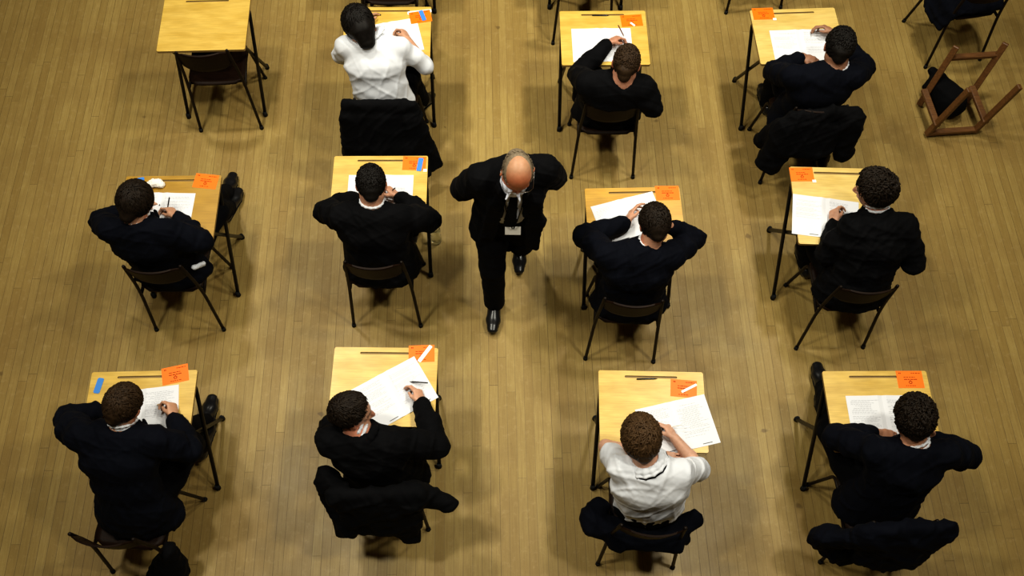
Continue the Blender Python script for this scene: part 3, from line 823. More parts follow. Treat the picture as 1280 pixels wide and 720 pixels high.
# desks (x, y, turn)
desk('d1', -2.155, 4.617, 2.8, 'empty wooden exam desk with nothing on it and its chair tucked in', 'desk')
desk('d2', -.885, 4.549, 1.6, 'wooden exam desk of the dark-haired student in a white shirt', 'desk')
desk('d3', .610, 4.542, 1.5, 'wooden exam desk of the left-handed student with cropped hair at the back', 'desk')
desk('d4', 1.951, 4.585, 3.6, 'wooden exam desk at the back right, orange card in its left corner', 'desk_pale')
desk('d5', -2.144, 3.125, 1.8, 'wooden exam desk with a crumpled white tissue on it', 'desk_amber')
desk('d6', -.846, 3.298, 1.2, 'wooden exam desk beside the clear plastic bottle', 'desk')
desk('d7', .758, 3.085, 2.2, 'wooden exam desk of the student resting his head on his hand in the middle row', 'desk_deep')
desk('d8', 2.061, 3.2126, -.9, 'wooden exam desk of the curly-haired student turned to the left', 'desk_pale', depth=.566)
desk('d9', -2.085, 1.798, 2.2, 'wooden exam desk at the front left with a tilted orange card', 'desk')
desk('d10', -.722, 1.965, .2, 'wooden exam desk with a widely tilted open booklet, left of the front aisle', 'desk')
desk('d11', .801, 1.841, -.4, 'wooden exam desk of the front student in a short-sleeved white shirt', 'desk')
desk('d12', 2.094, 1.862, 1.1, 'wooden exam desk at the front right beside a blazer-draped chair', 'desk')
desk('dt2', -.93, 5.66, 0, 'wooden exam desk cut by the top edge, behind the white-shirted student')
desk('dt3', .55, 5.72, 0, 'wooden exam desk cut by the top edge, third column')
# chairs
chair('1', -2.11, 4.475, 4, 'empty dark chair tucked under the bare desk')
chair('2', -.875, 4.10, 0, 'chair hidden under a black blazer, behind the long-haired student')
chair('3', .635, 4.10, 1, 'dark chair of the left-handed student with cropped hair at the back')
chair('4', 1.985, 4.09, 4, 'dark chair with a jacket over it at the back right')
chair('5', -2.14, 2.85, 1, 'dark chair of the student beside the crumpled tissue')
chair('6', -.83, 2.90, .5, 'dark chair of the student beside the clear plastic bottle')
chair('7', .72, 2.675, -2, 'dark chair behind the student resting his head on his hand in the middle row')
chair('8', 2.10, 2.785, 2, 'dark chair of the curly-haired student turned to the left')
chair('9', -2.10, 1.262, -4, 'dark chair at the front left corner, its glossy back edge showing')
chair('10', -.715, 1.545, 2, 'chair under a spread black blazer, left of the front aisle')
chair('11', .765, 1.355, -2, 'dark chair with a navy jumper on it at the front')
chair('12', 2.08, 1.40, 2, 'chair at the front right covered by a draped black blazer')
chair('t2', -.93, 5.235, 0, 'dark chair cut by the top edge above the white-shirted student')
chair('t3', .515, 5.335, 0, 'dark chair cut by the top edge above the cropped-hair student')
chair('t4', 1.86, 5.70, 8, 'dark chair whose rear feet show at the top edge, fourth column')

z2=ZM(380,0,3);z3=ZM(660,0,3.132);z4=ZM(880,0,3.13);z5=ZM(100,200,3.13);z6=ZM(380,180,3);z7=ZM(700,210,2.77);z8=ZM(940,190,2.77);z9=ZM(100,440,2.57);z10=ZM(380,420,2.668);z11=ZM(700,450,2.665);z12=ZM(970,440,2.57)
WZ = .757
def V3(*a): return A3(a)
def px(zf, t): return zf(*t)
def joints(zf, pel, neck, head_, Ls, Rs, Lw, Rw, Le, Re, zr=(.74, 1.1), zl=(.74, 1.1)):
    J = dict(pel=A3(pel), neck=zf(*neck), head=zf(*head_), Ls=zf(*Ls), Rs=zf(*Rs), Lw=A3(Lw) if len(Lw) == 4 else zf(*Lw), Rw=zf(*Rw))
    for nm, e, S, W, r in (('Le', Le, 'Ls', 'Lw', zl), ('Re', Re, 'Rs', 'Rw', zr)):
        J[nm] = zf(*e) if len(e) == 3 else solve_elbow(lambda z: zf(e[0], e[1], z), J[S], J[W], zr=r)
    return J
LB = {}
# 2: white shirt, long black hair, looking left
J = joints(z2, cl('2', -.01, 0, .55), (248, 140, 1.0), (205, 92, 1.10), (158, 175, .965), (365, 178, .965), (225, 85, WZ), (388, 150, WZ + .01), (140, 205, .80), (455, 248, .79))
student('2', 'person in a white shirt with long black hair writing at the back', J, 28, 42, garment='shirt', mat='white_cloth', skin=(.50, .27, .17), seed=20,
        hair=dict(mat='hair_black', ears=False, length=.09, lift=.018, nape=-.125, nape_r=.028, front=.045, n=900, vol=(1.06, 1.03, 1.02)), fold=.9, hem_w=1.2, wide=1.12, sleeve_end=(.6, .25),
        hands=dict(R=dict(d=(-.35, .9, .02), n=(-.75, -.1, -.6), curl=(1.1, 1.25, 1.35, 1.4), thumb=.8)),
        legs=dict(Ra=at(527, 124, .11), Rk=at(512, 97, .54), Rt=V3(.35, .75, -.35)))
# 3: left-handed, cropped hair
J = joints(z3, cl('3', 0, .02, .55), (367, 318, 1.0), (385, 247, 1.10), (228, 325, .955), (450, 345, .955), (316, 168, WZ + .01), (400, 285, .73), (192, 290), (488, 420, .80))
student('3', 'person in a dark blazer with cropped hair writing with the left hand', J, -10, 38, skin=(.46, .22, .14), mat='black_cloth', seed=30,
        hair=dict(mat='hair_brown', length=.022, lift=.005, n=900, nape=-.085), hands=dict(L=dict(d=(.75, .6, -.02), n=(.45, -.3, -.8), curl=(.9, 1.0, 1.1, 1.15), thumb=.8), R=dict(d=(-.4, .9, 0))), sleeve_end=(.9, .9),
        legs=dict(La=cl('3', -.14, .42, .09), Ra=cl('3', .14, .46, .09)))
# 4: back right
J = joints(z4, cl('4', .0, .0, .55), (520, 262, .99), (530, 182, 1.10), (345, 300, .955), (585, 300, .955), (384, 222, .80), (508, 128, WZ + .02), (272, 285), (628, 262))
student('4', 'person in a dark blazer with short black hair at the back right desk', J, -4, 42, roll=6, g=1.06, skin=(.33, .165, .10), seed=40,
        hair=dict(mat='hair_black', length=.022, lift=.007, n=800), hands=dict(L=dict(d=(.86, -.35, .05), n=(.15, -.2, -.95), curl=(.35, .4, .5, .6), thumb=.3), R=dict(d=(-.75, .55, .1), n=(-.3, -.4, -.7), curl=(.8, .8, .8, .9), thumb=.6)),
        legs=dict(Ra=at(1027, 197, .12), Rk=cl('4', .17, .36, .54), Lk=cl('4', -.10, .40, .55), La=cl('4', -.07, .42, .09), Rt=V3(.1, .9, -.4)))
# 5: middle left, legs out to the right
J = joints(z5, cl('5', -.01, .0, .55), (225, 222, 1.0), (215, 162, 1.10), (118, 270, .955), (345, 285, .955), (215, 185, WZ), (378, 226, WZ + .005), (88, 240, .80), (472, 318, .84))
student('5', 'person in a navy blazer with a brown mop of hair beside the tissue', J, -18, 44, skin=(.50, .27, .17), seed=50,
        hair=dict(mat='hair_dark', ears=False, length=.07, lift=.014, n=900, nape=-.095, vol=(1.05, 1.02, 1.03)), hands=dict(R=dict(d=(-.62, .75, .03), n=(-.6, -.3, -.7), curl=(.9, 1.05, 1.15, 1.2), thumb=.8)), sleeve_end=(.86, .88),
        legs=dict(Lk=cl('5', .10, .40, .54), La=z5(566, 128, .10), Lt=V3(.10, .95, 0), Rk=cl('5', .24, .36, .53), Ra=z5(574, 188, .10), Rt=V3(.25, .95, 0)))
# 6: middle, elbows wide
J = joints(z6, cl('6', .005, -.005, .55), (254, 225, 1.01), (252, 150, 1.11), (152, 272, .955), (358, 272, .955), (205, 200, .78), (352, 196, .775), (80, 252), (468, 282, .80))
sc = Sculpt(); sc.ecap(z5(445, 421, .665), z5(485, 406, .65), UP, (.012, .016), (.020, .010), .01)
_p = PEOPLE['5']['o']; sculpt_obj('shirt_tail', sc, .005, M['white_cloth'], _p, A3(_p.location), fold=dict(amp=.004, wl=.03, seed=2))
student('6', 'person in a dark blazer with short black hair beside the clear bottle', J, 3, 46, skin=(.48, .25, .16), mat='black_cloth', seed=60,
        hair=dict(mat='hair_black', length=.025, lift=.006, n=900), hands=dict(R=dict(d=(-.75, .55, .25), n=(-.45, -.35, -.6), curl=(.9, 1.0, 1.1, 1.15), thumb=.8), L=dict(d=(.7, .6, .2), n=(.3, -.6, -.5))), sleeve_end=(.85, .85))
# 7: middle, head on hand
J = joints(z7, cl('7', .01, -.005, .55), (305, 268, .99), (328, 192, 1.10), (165, 302, .95), (385, 305, .95), (232, 190, WZ + .01), (385, 205, .96), (88, 235), (468, 245))
student('7', 'person in a navy blazer leaning over the desk, head on the right hand', J, 12, 48, roll=5, skin=(.48, .25, .16), seed=70,
        hair=dict(mat='hair_dark', length=.035, lift=.010, n=900), hands=dict(L=dict(d=(.35, .9, .2), n=(.75, -.35, -.4), curl=(.45, .5, .6, .7), thumb=.5), R=dict(d=(-.6, .1, .5), n=(-.4, .3, .3), curl=(.5, .5, .6, .6))), sleeve_end=(.9, .9))
# 8: middle right, curly, face turned left
J = joints(z8, cl('8', .03, -.02, .55), (432, 190, 1.04), (424, 128, 1.15), (350, 262, .955), (528, 258, .965), (284, 244, WZ + .012), (470, 260, .74), (262, 350), (560, 385, .76))
student('8', 'person in a dark blazer with dark curly hair, face turned left', J, 66, 18, skin=(.55, .30, .20), seed=80, mat='black_cloth',
        hair=dict(mat='hair_dark', length=.045, lift=.018, curl=.012, n=1000, nape=-.085, front=-.012), hands=dict(L=dict(d=(.10, .95, .1), n=(.75, -.1, -.6), curl=(1.0, 1.1, 1.2, 1.25), thumb=.8)), sleeve_end=(.88, .88),
        legs=dict(Lk=cl('8', -.20, .40, .54), La=cl('8', -.08, .36, .09)))
# 9: front left
J = joints(z9, cl('9', .03, .05, .55), (140, 228, .99), (138, 170, 1.09), (0, 272, .95), (235, 285, .95), (60, 185, .77), (303, 212, WZ + .015), (-40, 215, .80), (352, 318, .79))
student('9', 'person in a navy blazer at the front left, clenched right hand on the paper', J, -22, 44, skin=(.50, .27, .17), seed=90,
        hair=dict(mat='hair_brown', length=.045, lift=.010, n=900), hands=dict(R=dict(d=(-.30, .92, .1), n=(-.8, -.1, -.5), curl=(1.2, 1.3, 1.4, 1.45), thumb=.9)), sleeve_end=(.86, .86),
        legs=dict(Lk=cl('9', .10, .47, .54), La=at(255, 528, .10), Lt=V3(.05, .95, 0), Rk=cl('9', .24, .42, .54), Ra=at(251, 556, .10), Rt=V3(.1, .95, 0)))
# 10: front, turned right
J = joints(z10, cl('10', .02, .0, .55), (190, 318, 1.0), (156, 252, 1.09), (92, 352, .955), (310, 358, .955), (150, 250, .84), (390, 226, WZ + .005), (95, 300, .80), (443, 368, .79))
student('10', 'person in a black blazer looking right over a tilted booklet', J, -82, 12, roll=-8, g=1.05, skin=(.55, .30, .20), seed=100, mat='black_cloth',
        hair=dict(mat='hair_dark', length=.034, lift=.008, n=900, front=-.012), hands=dict(R=dict(d=(-.28, .95, .02), n=(-.65, -.1, -.7), curl=(.75, .9, 1.1, 1.2), thumb=.7), L=dict(d=(-.2, .5, .8), n=(.2, -.7, .4))), sleeve_end=(.9, .97))
# 11: front, short-sleeved white shirt
J = joints(z11, cl('11', .01, -.005, .55), (290, 340, 1.0), (270, 262, 1.10), (205, 362, .955), (400, 380, .955), (330, 322, WZ), (383, 262, WZ + .005), (152, 288, .775), (462, 360))
student('11', 'person in a short-sleeved white shirt with light brown hair', J, 8, 40, g=1.06, skin=(.56, .32, .22), seed=110, tie_band=True, garment='shirt', mat='white_cloth',
        hair=dict(mat='hair_light', length=.055, lift=.014, curl=.004, n=1000), fold=.8, wide=1.13, hem_w=1.15, sleeve_end=(-.36, -.06),
        hands=dict(R=dict(d=(-.5, .85, .05), n=(-.5, -.4, -.7), curl=(.75, .9, 1.05, 1.1), thumb=.7), L=dict(d=(.9, -.1, -.05), n=(.1, .2, -1), curl=(.4, .45, .5, .55), thumb=.3)))
# 12: front right, curly dark hair
J = joints(z12, cl('12', .0, .02, .55), (448, 288, 1.0), (445, 212, 1.10), (318, 320, .955), (545, 330, .955), (325, 262, WZ), (500, 272, .80), (192, 272), (618, 330, .80))
student('12', 'person in a navy blazer with dark curly hair at the front right', J, -5, 42, skin=(.46, .23, .14), seed=120,
        hair=dict(mat='hair_dark', length=.035, lift=.013, curl=.010, n=1000), hands=dict(L=dict(d=(.95, -.15, 0), n=(.1, -.1, -1), curl=(.4, .45, .5, .6), thumb=.3), R=dict(d=(-.5, .5, .5), n=(-.6, -.2, .3))), sleeve_end=(.82, .82),
        legs=dict(Lk=cl('12', -.22, .40, .55), La=z12(156, 118, .10), Lt=V3(-.05, 1, 0), Rk=cl('12', .06, .42, .54), Ra=z12(170, 215, .10), Rt=V3(-.1, 1, 0)))

# ------------------------------------------------------------------ invigilator
def invigilator():
    ra, la = V3(-.115, 2.81, .10), V3(.05, 3.245, .13)
    pel = V3(-.04, 2.995, .93); neck = at(643, 226, 1.49); Cc = at(647, 214, 1.61)
    Ls = at(680, 212, 1.405); Rs = at(602, 222, 1.405)
    base = V3(pel[0], pel[1], 0)
    f, u, s = head_frame(math.radians(180 + 4), math.radians(40), math.radians(-3))
    shl = nrm(Rs - Ls); mid = (Ls + Rs) / 2
    fwd = V3(-.04, -1, 0); rt = nrm(np.cross(fwd, UP))       # his right = image left
    if rt[0] > 0: rt = -rt
    hips = dict(R=pel + rt * .09, L=pel - rt * .09)
    rk = V3(-.125, 2.845, .53); lk = V3(.055, 3.03, .51)
    Re = at(578, 236, 1.12); Le = at(693, 222, 1.14); Rw = V3(-.10, 3.19, .99); Lw = V3(.06, 3.20, 1.0)
    waist = pel + (mid - pel) * .4 + V3(0, .0, 0); chest = pel + (mid - pel) * .76
    b = Sculpt()
    b.ecap(pel, waist, rt, (.15, .11), (.145, .115), .05); b.ecap(waist, chest, rt, (.145, .115), (.16, .11), .05); b.ecap(chest, mid, shl, (.155, .10), (.135, .075), .05)
    b.cone(Ls, Rs, .052, .052, .04); skb = Cc - u * .055 - f * .022; b.cone(neck, skb, .060, .060, .03); b.cone(mid, neck, .07, .06, .04)
    for hp, kn, an in ((hips['R'], rk, ra), (hips['L'], lk, la)): b.chain([hp, kn, an], [.08, .055, .038], .03)
    for S, E, W in ((Ls, Le, Lw), (Rs, Re, Rw)): b.chain([S, E, W], [.05, .04, .028], .02)
    head(b, Cc, f, u, s, 1.02)
    hand(b, Rw, V3(.8, .1, -.35), V3(.1, -1, .0), V3(0, 0, 1), (.7, .8, .9, .9), .5)
    hand(b, Lw, V3(-.8, .15, -.4), V3(0, 1, .1), V3(0, 0, 1), (.3, .35, .4, .5), .5)
    sk = (.44, .235, .135)
    o = sculpt_obj('person', b, .0052, M['skin'], None, base, col=lambda V: skin_color(V, Cc, f, u, s, sk, 1.02, brow=(.25, .17, .11), ruddy=.85))
    o.location = base; tag(o, 'balding man in a black suit walking down the aisle, hands behind his back', 'person')
    hair_obj(o, base, Cc, f, u, s, M['hair_grey'], g=1.02, length=.016, lift=.002, n=260, seed=5, bald=True, front=.035, nape=-.085)
    t = Sculpt(); t.ecap(pel, waist, rt, (.165, .125), (.155, .125), .04)
    for hp, kn, an in ((hips['R'], rk, ra), (hips['L'], lk, la)):
        t.chain([hp, hp + (kn - hp) * .5, kn], [.105, .094, .078], .03); t.chain([kn, kn + (an - kn) * .5, an + UP * .01], [.078, .070, .068], .02)
    sculpt_obj('trousers', t, .008, M['black_cloth'], o, base, fold=dict(amp=.004, wl=.1, seed=4))
    shoe(o, base, ra, V3(-.06, -1, -.0)); shoe(o, base, la, V3(-.02, -1, -.18))
    sh = Sculpt(); sh.ecap(pel + UP * .05, waist, rt, (.155, .12), (.155, .125), .05); sh.ecap(waist, chest, rt, (.155, .125), (.165, .12), .05); sh.ecap(chest, mid, shl, (.16, .11), (.14, .083), .05); sh.cone(Ls, Rs, .06, .06, .04)
    sh.cone(mid, neck - V3(0, 0, .03), .085, .072, .04); nd = nrm(skb - neck); sh.cone(neck - nd * .01, neck + nd * .12, .06, .075, .006, 's')
    sculpt_obj('shirt', sh, .007, M['grey_cloth'], o, base, fold=dict(amp=.002, wl=.08, seed=9))
    # collar wings
    c = Sculpt(); fr = nrm(fwd - nd * (fwd @ nd)); sd = nrm(np.cross(nd, fr)); ring = []
    for k in range(15):
        a = -math.pi + .25 + (2 * math.pi - .5) * k / 14
        ring.append(neck + nd * (.004 - .016 * (1 - math.cos(a)) * .5) + (sd * math.sin(a) - fr * math.cos(a)) * .070)
    for k in range(14): c.ecap(ring[k], ring[k + 1], nd, (.018, .007), (.018, .007), .006)
    for k in (0, 14): c.ecap(ring[k], ring[k] + fr * .022 - nd * .05 + sd * (.02 if k else -.02), sd, (.014, .006), (.006, .005), .008)
    sculpt_obj('shirt_collar', c, .005, M['grey_cloth'], o, base)
    # tie
    def front(z, dx=0.0, out=.02):
        """a point on his shirt front at height z"""
        tt = (z - pel[2]) / (mid[2] - pel[2]); ctr = pel + (mid - pel) * tt
        dep = np.interp(tt, [0, .4, .76, 1.0, 1.12], [.125, .130, .126, .098, .082])
        return ctr + V3(dx, -math.sqrt(max(.0, 1 - (dx / .2) ** 2)) * dep - out, 0)
    tie = Sculpt(); zs = [1.42, 1.36, 1.25, 1.12, 1.02]; ws = [.016, .022, .030, .036, .040]
    tp = [front(z, .012, .012) for z in zs]
    for k in range(4): tie.ecap(tp[k], tp[k + 1], V3(1, 0, 0), (ws[k], .006), (ws[k + 1], .006), .01)
    tie.ell(tp[0] + V3(0, -.004, .008), ((1, 0, 0), (0, 1, 0), (0, 0, 1)), (.022, .014, .022), .01)
    sculpt_obj('tie', tie, .005, M['black_cloth'], o, base)
    # jacket: open at the front
    j = Sculpt()
    hemc = pel - UP * .17 + V3(-.01, .0, 0)
    j.ecap(hemc, pel, rt, (.215, .165), (.195, .150), .05); j.ecap(pel, waist, rt, (.195, .150), (.182, .150), .05); j.ecap(waist, chest, rt, (.182, .150), (.195, .145), .05)
    j.ecap(chest, mid, shl, (.195, .135), (.17, .10), .06); j.cone(Ls - shl * .01, Rs + shl * .01, .072, .072, .05); j.cone(mid, neck - UP * .045, .09, .082, .05)
    for S, E, W in ((Ls, Le, Lw), (Rs, Re, Rw)):
        j.chain([S, S + (E - S) * .5, E], [.078, .076, .066], .03); j.chain([E, E + (W - E) * .5, E + (W - E) * .9], [.066, .060, .050], .02)
    # the opening: a tall wedge between the lapels
    for z0, z1, w0, w1 in ((1.43, 1.28, .062, .078), (1.28, 1.10, .078, .084), (1.10, .92, .084, .09), (.92, .70, .09, .12)):
        a, b_ = front(z0, .02, .0), front(z1, .035, .0)
        j.ecap(a + V3(0, -.02, 0), b_ + V3(0, -.02, 0), V3(1, 0, 0), (w0, .085), (w1, .085), .012, 's')
    j.cone(neck - nd * .03, neck + nd * .12, .068, .085, .008, 's')
    # the front panel on his left swings away from the body
    tip = at(667, 308, .79)
    q1 = front(1.30, .115, -.01); q2 = front(1.05, .145, .0)
    j.ecap(q1, q2, V3(.8, -.6, 0), (.06, .03), (.075, .03), .06); j.ecap(q2, tip, V3(.8, -.6, 0), (.075, .03), (.032, .018), .06)
    pts = [front(1.30, -.075, .012), front(1.10, -.09, .016), front(.92, -.10, .02), front(.78, -.11, .02)]
    for k in range(3): j.ecap(pts[k], pts[k + 1], V3(.9, .4, 0), (.05, .012), (.055, .012), .03)
    # lapels
    for sg in (-1, 1):
        pts = [front(1.43, .012 + sg * .062, .012), front(1.32, .015 + sg * .082, .02), front(1.15, .02 + sg * .07, .022)]
        j.ecap(pts[0], pts[1], V3(1, -.3 * sg, 0), (.022, .008), (.036, .008), .008); j.ecap(pts[1], pts[2], V3(1, -.3 * sg, 0), (.036, .008), (.014, .007), .008)
    jk = sculpt_obj('suit_jacket', j, .0065, M['black_cloth'], o, base, fold=[dict(amp=.004, wl=.16, seed=14), dict(amp=.005, wl=.10, seed=15)])
    ring = Sculpt(); rr = []
    for k in range(11):
        a = -math.pi * .7 + 2 * math.pi * .7 * k / 10
        rr.append(neck - nd * (.012 + .022 * (1 - math.cos(a))) + (sd * math.sin(a) - fr * math.cos(a)) * (.082 + .004 * (1 - math.cos(a))))
    for k in range(10): ring.ecap(rr[k], rr[k + 1], nd, (.024, .011), (.024, .011), .012)
    sculpt_obj('jacket_collar', ring, .006, M['black_cloth'], jk, base)
    # spectacles
    g = 1.02; p = lambda a, b_, c_: Cc + (f * a + u * b_ + s * c_) * g
    bm = bmesh.new()
    for k in (-1, 1):
        pts = [p(.112, -.012 + .017 * math.sin(t), k * .033 + .022 * math.cos(t)) - base for t in np.linspace(0, 2 * math.pi, 15)]
        add_tube(bm, pts, .0015, 6)
        add_tube(bm, [p(.112, -.008, k * .055) - base, p(.095, -.006, k * .078) - base, p(.0, -.004, k * .088) - base, p(-.015, -.02, k * .086) - base], .0016, 6)
    add_tube(bm, [p(.112, -.008, -.011) - base, p(.116, -.004, 0) - base, p(.112, -.008, .011) - base], .0014, 6)
    link('spectacles', bm_mesh('spectacles', bm, new_mat('steel_rim', (.5, .5, .5), .25, .5, 1.0)), o)
    # identity card on a lanyard
    zc = 1.00; cpos = front(zc, .035, .030)
    bd = empty('name_badge', cpos); tag(bd, 'white name badge on a dark lanyard worn by the walking man', 'badge')
    bm = bmesh.new(); add_box(bm, (0, 0, 0), (.092, .003, .060), Matrix.Rotation(-.35, 3, 'X')); link('badge_card', bm_mesh('badge_card', bm, M['white']), bd)
    bm = bmesh.new()
    for sg in (-1, 1):
        pts = [neck - nd * .012 + sd * 0 - fr * -.0 + V3(sg * .074, -.02, .0), front(1.40, .012 + sg * .06, .014), front(1.25, .018 + sg * .045, .018), front(1.10, .03 + sg * .02, .020), cpos + V3(sg * .004, -.004, .028)]
        add_tube(bm, [Vector(q) - Vector(cpos) for q in bend(pts, .05, 4)], .0035, 6)
    link('lanyard', bm_mesh('lanyard', bm, M['black_cloth']), bd)
invigilator()

# ------------------------------------------------------------------ jackets hung over chairs
def draped(label, key, parts, mat='navy', seed=1, h=.008, cat='blazer', name='draped_blazer'):
    sc = Sculpt()
    for a, b, side, ra, rb, k in parts: sc.ecap(a, b, side, ra, rb, k)
    base = cl(key, 0, -.2, 0)
    V, Q = sc.arrays(h)
    n = vnormals(V, Q); V = V + n * (folds(V, .014, .14, seed, n=7) + folds(V, .008, .3, seed + 1, n=3, ridge=False) + folds(V, .005, .07, seed + 2))[:, None]
    V[:, 2] = np.maximum(V[:, 2], .004)
    o = link(name, mesh_np(name, V - base, Q, M[mat], True), None, base); return tag(o, label, cat)
def X(key): a = CHAIRS[key][2]; return V3(math.cos(a), math.sin(a), 0)
k = '2'
draped('black blazer hung over the chair of the white-shirted long-haired student', k, [
    (cl(k, -.22, -.235, .78), cl(k, .22, -.235, .78), UP, (.07, .035), (.07, .035), .03),
    (cl(k, 0, -.265, .74), cl(k, -.01, -.33, .50), X(k), (.235, .035), (.26, .05), .04), (cl(k, -.01, -.33, .50), cl(k, .01, -.38, .22), X(k), (.26, .05), (.29, .055), .04),
    (cl(k, .20, -.26, .72), cl(k, .30, -.30, .25), X(k), (.07, .05), (.08, .05), .04), (cl(k, -.21, -.26, .72), cl(k, -.25, -.27, .30), X(k), (.06, .05), (.07, .05), .04)], 'black_cloth', 3)
k = '4'
draped('dark jacket slung over the chair of the student at the back right', k, [
    (cl(k, -.20, -.23, .77), cl(k, .22, -.22, .79), UP, (.05, .035), (.05, .035), .03),
    (cl(k, -.05, -.26, .73), cl(k, -.08, -.32, .52), X(k), (.22, .035), (.20, .05), .04),
    (cl(k, -.20, -.25, .70), cl(k, -.26, -.30, .35), X(k), (.09, .06), (.09, .06), .04), (cl(k, .20, -.25, .74), cl(k, .23, -.30, .44), X(k), (.08, .06), (.06, .05), .04),
    (cl(k, -.24, -.22, .66), cl(k, -.29, -.15, .42), X(k), (.06, .06), (.05, .05), .04)], 'black_cloth', 5)
k = '10'
draped('black blazer spread over the chair left of the front aisle', k, [
    (cl(k, -.23, -.23, .78), cl(k, .23, -.225, .78), UP, (.06, .035), (.06, .035), .03),
    (cl(k, 0, -.26, .74), cl(k, .0, -.32, .50), X(k), (.22, .04), (.22, .05), .04),
    (cl(k, -.20, -.19, .76), z10(70, 470, .74), UP, (.06, .04), (.035, .03), .04), (z10(75, 480, .72), z10(150, 640, .45), X(k), (.06, .05), (.07, .05), .04),
    (cl(k, .20, -.20, .74), z10(485, 560, .66), UP, (.07, .05), (.045, .04), .04),
    (cl(k, .08, -.28, .6), z10(345, 655, .42), X(k), (.10, .05), (.06, .05), .04)], 'black_cloth', 7)
k = '11'
draped('navy jumper bunched on the chair of the front white-shirted student', k, [
    (cl(k, -.16, -.14, .47), z11(105, 545, .50), UP, (.05, .07), (.045, .06), .04), (z11(105, 530, .50), z11(130, 490, .52), UP, (.05, .06), (.04, .05), .04),
    (cl(k, .16, -.12, .47), z11(450, 530, .50), UP, (.05, .07), (.04, .05), .04), (cl(k, -.18, -.17, .46), cl(k, .19, -.17, .46), UP, (.03, .07), (.03, .07), .04),
    (z11(200, 590, .45), z11(420, 600, .42), UP, (.05, .03), (.045, .03), .04)], 'navy', 9, cat='jumper', name='jumper')
k = '12'
draped('dark blazer draped over the chair at the front right', k, [
    (cl(k, -.23, -.23, .78), cl(k, .23, -.22, .79), UP, (.06, .035), (.06, .035), .03),
    (cl(k, 0, -.26, .74), cl(k, .0, -.32, .50), X(k), (.23, .04), (.20, .05), .04),
    (cl(k, -.17, -.25, .74), z12(150, 600, .55), X(k), (.09, .05), (.09, .05), .04), (z12(150, 590, .55), z12(225, 655, .38), X(k), (.09, .05), (.07, .05), .04),
    (cl(k, .0, -.30, .55), z12(335, 665, .36), X(k), (.10, .05), (.05, .05), .04), (cl(k, .18, -.24, .76), z12(470, 600, .55), X(k), (.09, .05), (.06, .05), .04)], 'navy', 11)
k = '9'
draped('black bag or jacket slumped against the right leg of the front left chair', k, [
    (z9(285, 640, .42), z9(290, 700, .20), X(k), (.04, .05), (.09, .07), .04), (z9(290, 690, .18), z9(280, 740, .10), X(k), (.09, .08), (.11, .09), .04)], 'black_cloth', 13, cat='bag', name='slumped_bag')

# ------------------------------------------------------------------ cards, booklets, pens, oddments
def mid4(zf, pts, z=DH):
    q = [zf(x, y, z) for x, y in pts]; c = sum(q) / 4
    d = (q[1] - q[0]) + (q[2] - q[3]); return c, math.degrees(math.atan2(d[1], d[0]))
def crd(zf, pts, seed, label, corner=False, dz=0):
    c, a = mid4(zf, pts); return card(c, a, seed, label, corner, dz)
crd(z10, [(347,33),(433,27),(437,88),(352,88)], 10, 'orange card under a white strip on the front desk left of the aisle')
crd(z11, [(368,63),(456,70),(456,128),(368,120)], 11, 'orange card on the desk of the short-sleeved student')
crd(z12, [(385,60),(467,60),(477,117),(393,117)], 12, 'orange card above the curly-haired student at the front right')
crd(z8, [(130,53),(207,53),(215,102),(137,103)], 8, 'orange card in the left corner of the desk of the student turned left', True)
crd(z7, [(329,62),(411,60),(415,113),(332,113)], 7, 'orange card above the student resting his head on his hand')
crd(z6, [(370,45),(460,45),(458,103),(368,98)], 6, 'orange card under a blue strip on the desk near the bottle', True)
crd(z5, [(455,52),(545,58),(530,118),(440,106)], 5, 'orange card near the black shoes in the middle row')
crd(z9, [(260,55),(346,37),(352,90),(266,108)], 9, 'orange card overhanging the far edge of the front left desk')
crd(z3, [(362,60),(445,55),(450,102),(365,107)], 3, 'orange card on the desk of the left-handed writer')
crd(z4, [(185,35),(270,33),(277,73),(195,76)], 4, 'orange card in the left corner of the back right desk', True)
crd(z2, [(395,50),(475,38),(477,78),(400,90)], 2, 'orange card under a blue strip on the desk of the long-haired student', dz=.0012)
def bk(zf, spine_top, ang, seed, label, hgt=.292, w=.205, **kw):
    """spine_top: where the fold meets the far edge"""
    p = zf(*spine_top, DH); a = math.radians(ang); c = p + V3(math.sin(a), -math.cos(a), 0) * hgt / 2
    return booklet(c, ang, seed, label, w=w, hgt=hgt, **kw)
bk(z10, (262, 124), 31.5, 10, 'open booklet tilted steeply on the desk left of the front aisle')
bk(z11, (365, 140), 14, 11, 'open booklet hanging over the right edge of the front desk')
bk(z12, (338, 140), 1.5, 12, 'open booklet left of the curly head at the front right')
bk(z8, (255, 160), -8, 8, 'open booklet in front of the student turned left')
bk(z7, (213, 108), 17, 7, 'open booklet under the clasped left hand in the middle row')
bk(z6, (290, 117), 1, 6, 'open booklet behind the student beside the bottle')
bk(z5, (325, 129), 0, 5, 'open booklet beside the crumpled tissue')
bk(z9, (200, 120), 9, 9, 'open booklet under the clenched hand at the front left')
bk(z3, (285, 112), 2, 3, 'open booklet under the left hand of the cropped-hair student')
bk(z4, (370, 117), 3, 4, 'open booklet on the back right desk')
bk(z2, (312, 85), 14, 2, 'open booklet in front of the long-haired student')
